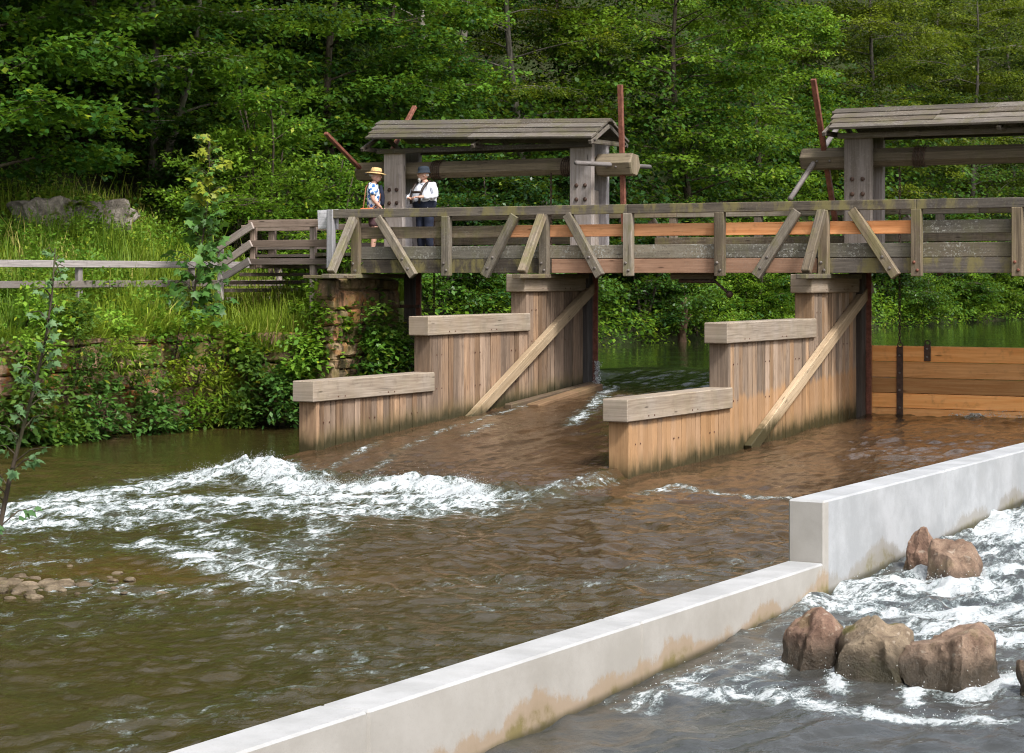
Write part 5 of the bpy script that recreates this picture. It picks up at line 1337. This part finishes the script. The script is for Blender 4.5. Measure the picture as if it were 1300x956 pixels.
def floral(name):
    t = NT(name); P = t.obj(); v = t.voro(P, 13); n = t.noise(P, 28, 3)
    f = t.ramp(t.math('ADD', v.outputs['Distance'], t.math('MULTIPLY', n, .35)), .66, .58); c = t.mix(f, (.72,.76,.82), t.mix(t.ramp(n, .45, .55), (.03,.10,.32), (.10,.22,.45)))
    return t.done(t.pbsdf(c, .8, .2))
def person(name, loc, rz, label, arms, hands, yaw):
    root = empty('person', loc, rz); LOCAL.append(root); root.scale = (1.13, 1.13, 1.0); tag(root, label, 'person', None)
    bm = body(None, arms, hands, (0, .045, 1.60), yaw); bm_obj(bm, 'body', M['skin'], root); return root
DECK = .442
cam_dir = math.atan2(-CY, SY)
# the man in the straw hat: in profile, looking towards the post
x1 = onY(474, 37.25)[0]
arms = [((-.235, -.02, 1.12), (-.245, .06, .90)), ((.235, .0, 1.12), (.20, .16, .93))]
hands = [((0, .15, -1), (1, .2, 0)), ((-.2, .5, -.8), (-1, .3, 0))]
p1 = person('person', (x1, 37.25, DECK), math.radians(-60), 'person in straw hat and blue floral shirt carrying an orange bag by the left post', arms, hands, .0)
shirt(p1, floral('blue_floral_cloth'), arms, .6, .86)
straw = plain('straw', (.55,.38,.17), .8, .2, 0, .3, 60); navy = plain('dark_navy_cloth', (.018,.022,.04), .85, .2)
lathe([(.185, -.015), (.150, .0), (.098, .012), (.094, .07), (.080, .105), (.03, .118), (.0, .119)], (0, .05, 1.672), 22, 1, 1.1, straw, 'straw_hat', p1, -.12)
lathe([(.101, .008), (.102, .034), (.096, .036)], (0, .05, 1.676), 22, 1, 1.1, plain('brown_hat_band', (.16,.09,.05)), 'hat_band', p1, -.12)
cloth('shorts', plain('plum_shorts', (.085,.045,.05), .85), p1, [([(0, 0, .97), (0, 0, .84)], [(.165, .125), (.175, .13)]), ([(-.095, 0, .86), (-.10, .01, .52)], [.105, .098]), ([(.095, 0, .86), (.10, .01, .52)], [.105, .098])])
cloth('shoe', plain('brown_shoes', (.07,.05,.035), .6), p1, [([(-.105, -.04, .05), (-.115, .16, .04)], [.052, .045])]); cloth('shoe', bpy.data.materials['brown_shoes'], p1, [([(.105, -.04, .05), (.115, .16, .04)], [.052, .045])])
cloth('scarf', navy, p1, [([(-.04, .13, 1.42), (-.05, .165, 1.2), (-.05, .165, .98)], [.035, .04, .04]), ([(.05, .13, 1.42), (.06, .165, 1.2), (.06, .165, .98)], [.03, .035, .035])], 1)
cloth('hair', plain('grey_hair', (.38,.35,.31), .8), p1, [([(0, -.03, 1.66), (0, -.035, 1.585)], [(.082, .07), (.078, .055)])])
wp = Matrix.Translation(Vector((x1, 37.25, DECK))) @ Matrix.Rotation(math.radians(-60), 4, 'Z')
bag = tag(empty('shoulder_bag', tuple(wp @ Vector((.20, -.12, .70)))), 'orange-brown shoulder bag hanging at the hip of the straw-hatted person', 'bag')
m_ = MB(); m_.box(wp @ Vector((.235, -.12, .83)), (.30, .20, .11), ((math.cos(math.radians(30)), math.sin(math.radians(30)), 0), (0, 0, 1), (math.sin(math.radians(30)), -math.cos(math.radians(30)), 0)), .05)
orange = plain('orange_leather', (.50,.15,.05), .5); m_.build('bag_body', orange, bag)
m_ = MB(); m_.tube([wp @ Vector(q) for q in ((.24, -.20, .92), (.20, -.17, 1.15), (.10, -.15, 1.36), (-.06, -.10, 1.47), (-.10, .02, 1.46), (.05, .16, 1.28), (.20, .13, 1.05), (.245, -.02, .92))], .014, 6, False); m_.build('strap', plain('brown_strap', (.20,.08,.04)), bag)
# the bearded man in white shirt: faces the viewer's left, hands folded at the belly
x2 = onY(540, 37.2)[0]
arms = [((-.31, .05, 1.15), (-.12, .33, 1.13)), ((.31, .05, 1.15), (.11, .335, 1.11))]
hands = [((1, .25, .05), (0, -.3, -1)), ((-1, .2, .05), (0, -.3, -1))]
p2 = person('person', (x2, 37.2, DECK), math.radians(168), 'bearded person in white shirt, dark braces and dark cap standing on the bridge', arms, hands, -.80)
shirt(p2, plain('white_shirt_cloth', (.66,.68,.74), .8, .2, 0, .06), arms, 1, .82, 1.42, .07)
cloth('trousers', navy, p2, [([(0, .03, 1.12), (0, .02, 1.0), (0, 0, .84)], [(.255, .215), (.255, .215), (.22, .18)]), ([(-.095, 0, .88), (-.10, .02, .48), (-.105, -.01, .08)], [.115, .085, .075]), ([(.095, 0, .88), (.10, .02, .48), (.105, -.01, .08)], [.115, .085, .075])])
cloth('shoe', plain('black_shoes', (.015,.015,.015), .5), p2, [([(-.105, -.04, .05), (-.115, .17, .04)], [.055, .047])]); cloth('shoe', bpy.data.materials['black_shoes'], p2, [([(.105, -.04, .05), (.115, .17, .04)], [.055, .047])])
m_ = MB()
for s in (-1, 1): m_.tube([(s*.10, .270, 1.0), (s*.115, .262, 1.14), (s*.125, .205, 1.30), (s*.13, .12, 1.41), (s*.12, .0, 1.475), (s*.09, -.17, 1.3), (s*.05, -.20, 1.02)], .024, 6)
m_.tube([(-.12, .235, 1.24), (0, .255, 1.235), (.12, .235, 1.24)], .026, 6); m_.build('braces', plain('dark_leather', (.03,.02,.016), .5), p2)
lathe([(.130, -.012), (.108, .0), (.104, .06), (.095, .105), (.05, .125), (.0, .128)], (0, .04, 1.655), 20, 1, 1.1, plain('dark_cap_cloth', (.02,.028,.04), .85), 'cap', p2, -.05)
Rb = Matrix.Rotation(-.80, 3, 'Z'); hb = Vector((0, .045, 1.60)); gb = plain('grey_beard', (.50,.48,.45), .85)
cloth('beard', gb, p2, [([hb+Rb @ Vector((0, .07, -.06)), hb+Rb @ Vector((0, .085, -.12)), hb+Rb @ Vector((0, .075, -.175))], [(.055, .035), (.05, .03), (.025, .018)])])
cloth('hair', gb, p2, [([hb+Rb @ Vector((0, -.05, .04)), hb+Rb @ Vector((0, -.06, -.05))], [(.080, .05), (.072, .045)])])
# ------------------------------------------------------------------ light, air and camera
w = bpy.data.worlds.new('World'); SC.world = w; w.use_nodes = True; nt = w.node_tree; nt.nodes.clear()
EL, AZ = math.radians(50), math.radians(115)          # sun height and compass bearing (from +Y towards +X)
sky = nt.nodes.new('ShaderNodeTexSky'); sky.sky_type = 'NISHITA'; sky.sun_disc = False; sky.sun_elevation = EL; sky.sun_rotation = AZ; sky.air_density = 1.0; sky.dust_density = 4.0; sky.ozone_density = 1.0
hs = nt.nodes.new('ShaderNodeHueSaturation'); hs.inputs['Saturation'].default_value = .35
bg = nt.nodes.new('ShaderNodeBackground'); bg.inputs[1].default_value = .13
out = nt.nodes.new('ShaderNodeOutputWorld')
nt.links.new(sky.outputs[0], hs.inputs['Color']); nt.links.new(hs.outputs[0], bg.inputs[0]); nt.links.new(bg.outputs[0], out.inputs[0])
sun = bpy.data.lights.new('sun', 'SUN'); sun.energy = 2.2; sun.angle = math.radians(10); sun.color = (1.0, .97, .92)
so = bpy.data.objects.new('sun', sun); COL.objects.link(so)
dv = Vector((math.sin(AZ)*math.cos(EL), math.cos(AZ)*math.cos(EL), math.sin(EL))); so.rotation_euler = dv.to_track_quat('Z', 'Y').to_euler(); so.location = dv*60
cam = bpy.data.cameras.new('camera'); co = bpy.data.objects.new('camera', cam); COL.objects.link(co)
cam.sensor_width = 36; cam.lens = FPX/1300*36; cam.shift_y = -(478-HOR)/1300; cam.clip_end = 2000; cam.clip_start = .1
co.location = (0, 0, 0); co.rotation_euler = (math.radians(90), 0, YAW); SC.camera = co
vs = SC.view_settings; vs.view_transform = 'Standard'; vs.look = 'None'; vs.gamma = 1; vs.exposure = .93; vs.use_curve_mapping = False
cy = SC.cycles; cy.use_denoising = True; cy.denoising_prefilter = 'FAST'; SC.render.filter_size = 1.05; cy.pixel_filter_type = 'BLACKMAN_HARRIS'; cy.filter_width = 1.1; cy.max_bounces = 6; cy.diffuse_bounces = 3; cy.glossy_bounces = 3; cy.transmission_bounces = 3; cy.caustics_reflective = False; cy.caustics_refractive = False; cy.use_adaptive_sampling = True; cy.adaptive_threshold = .01
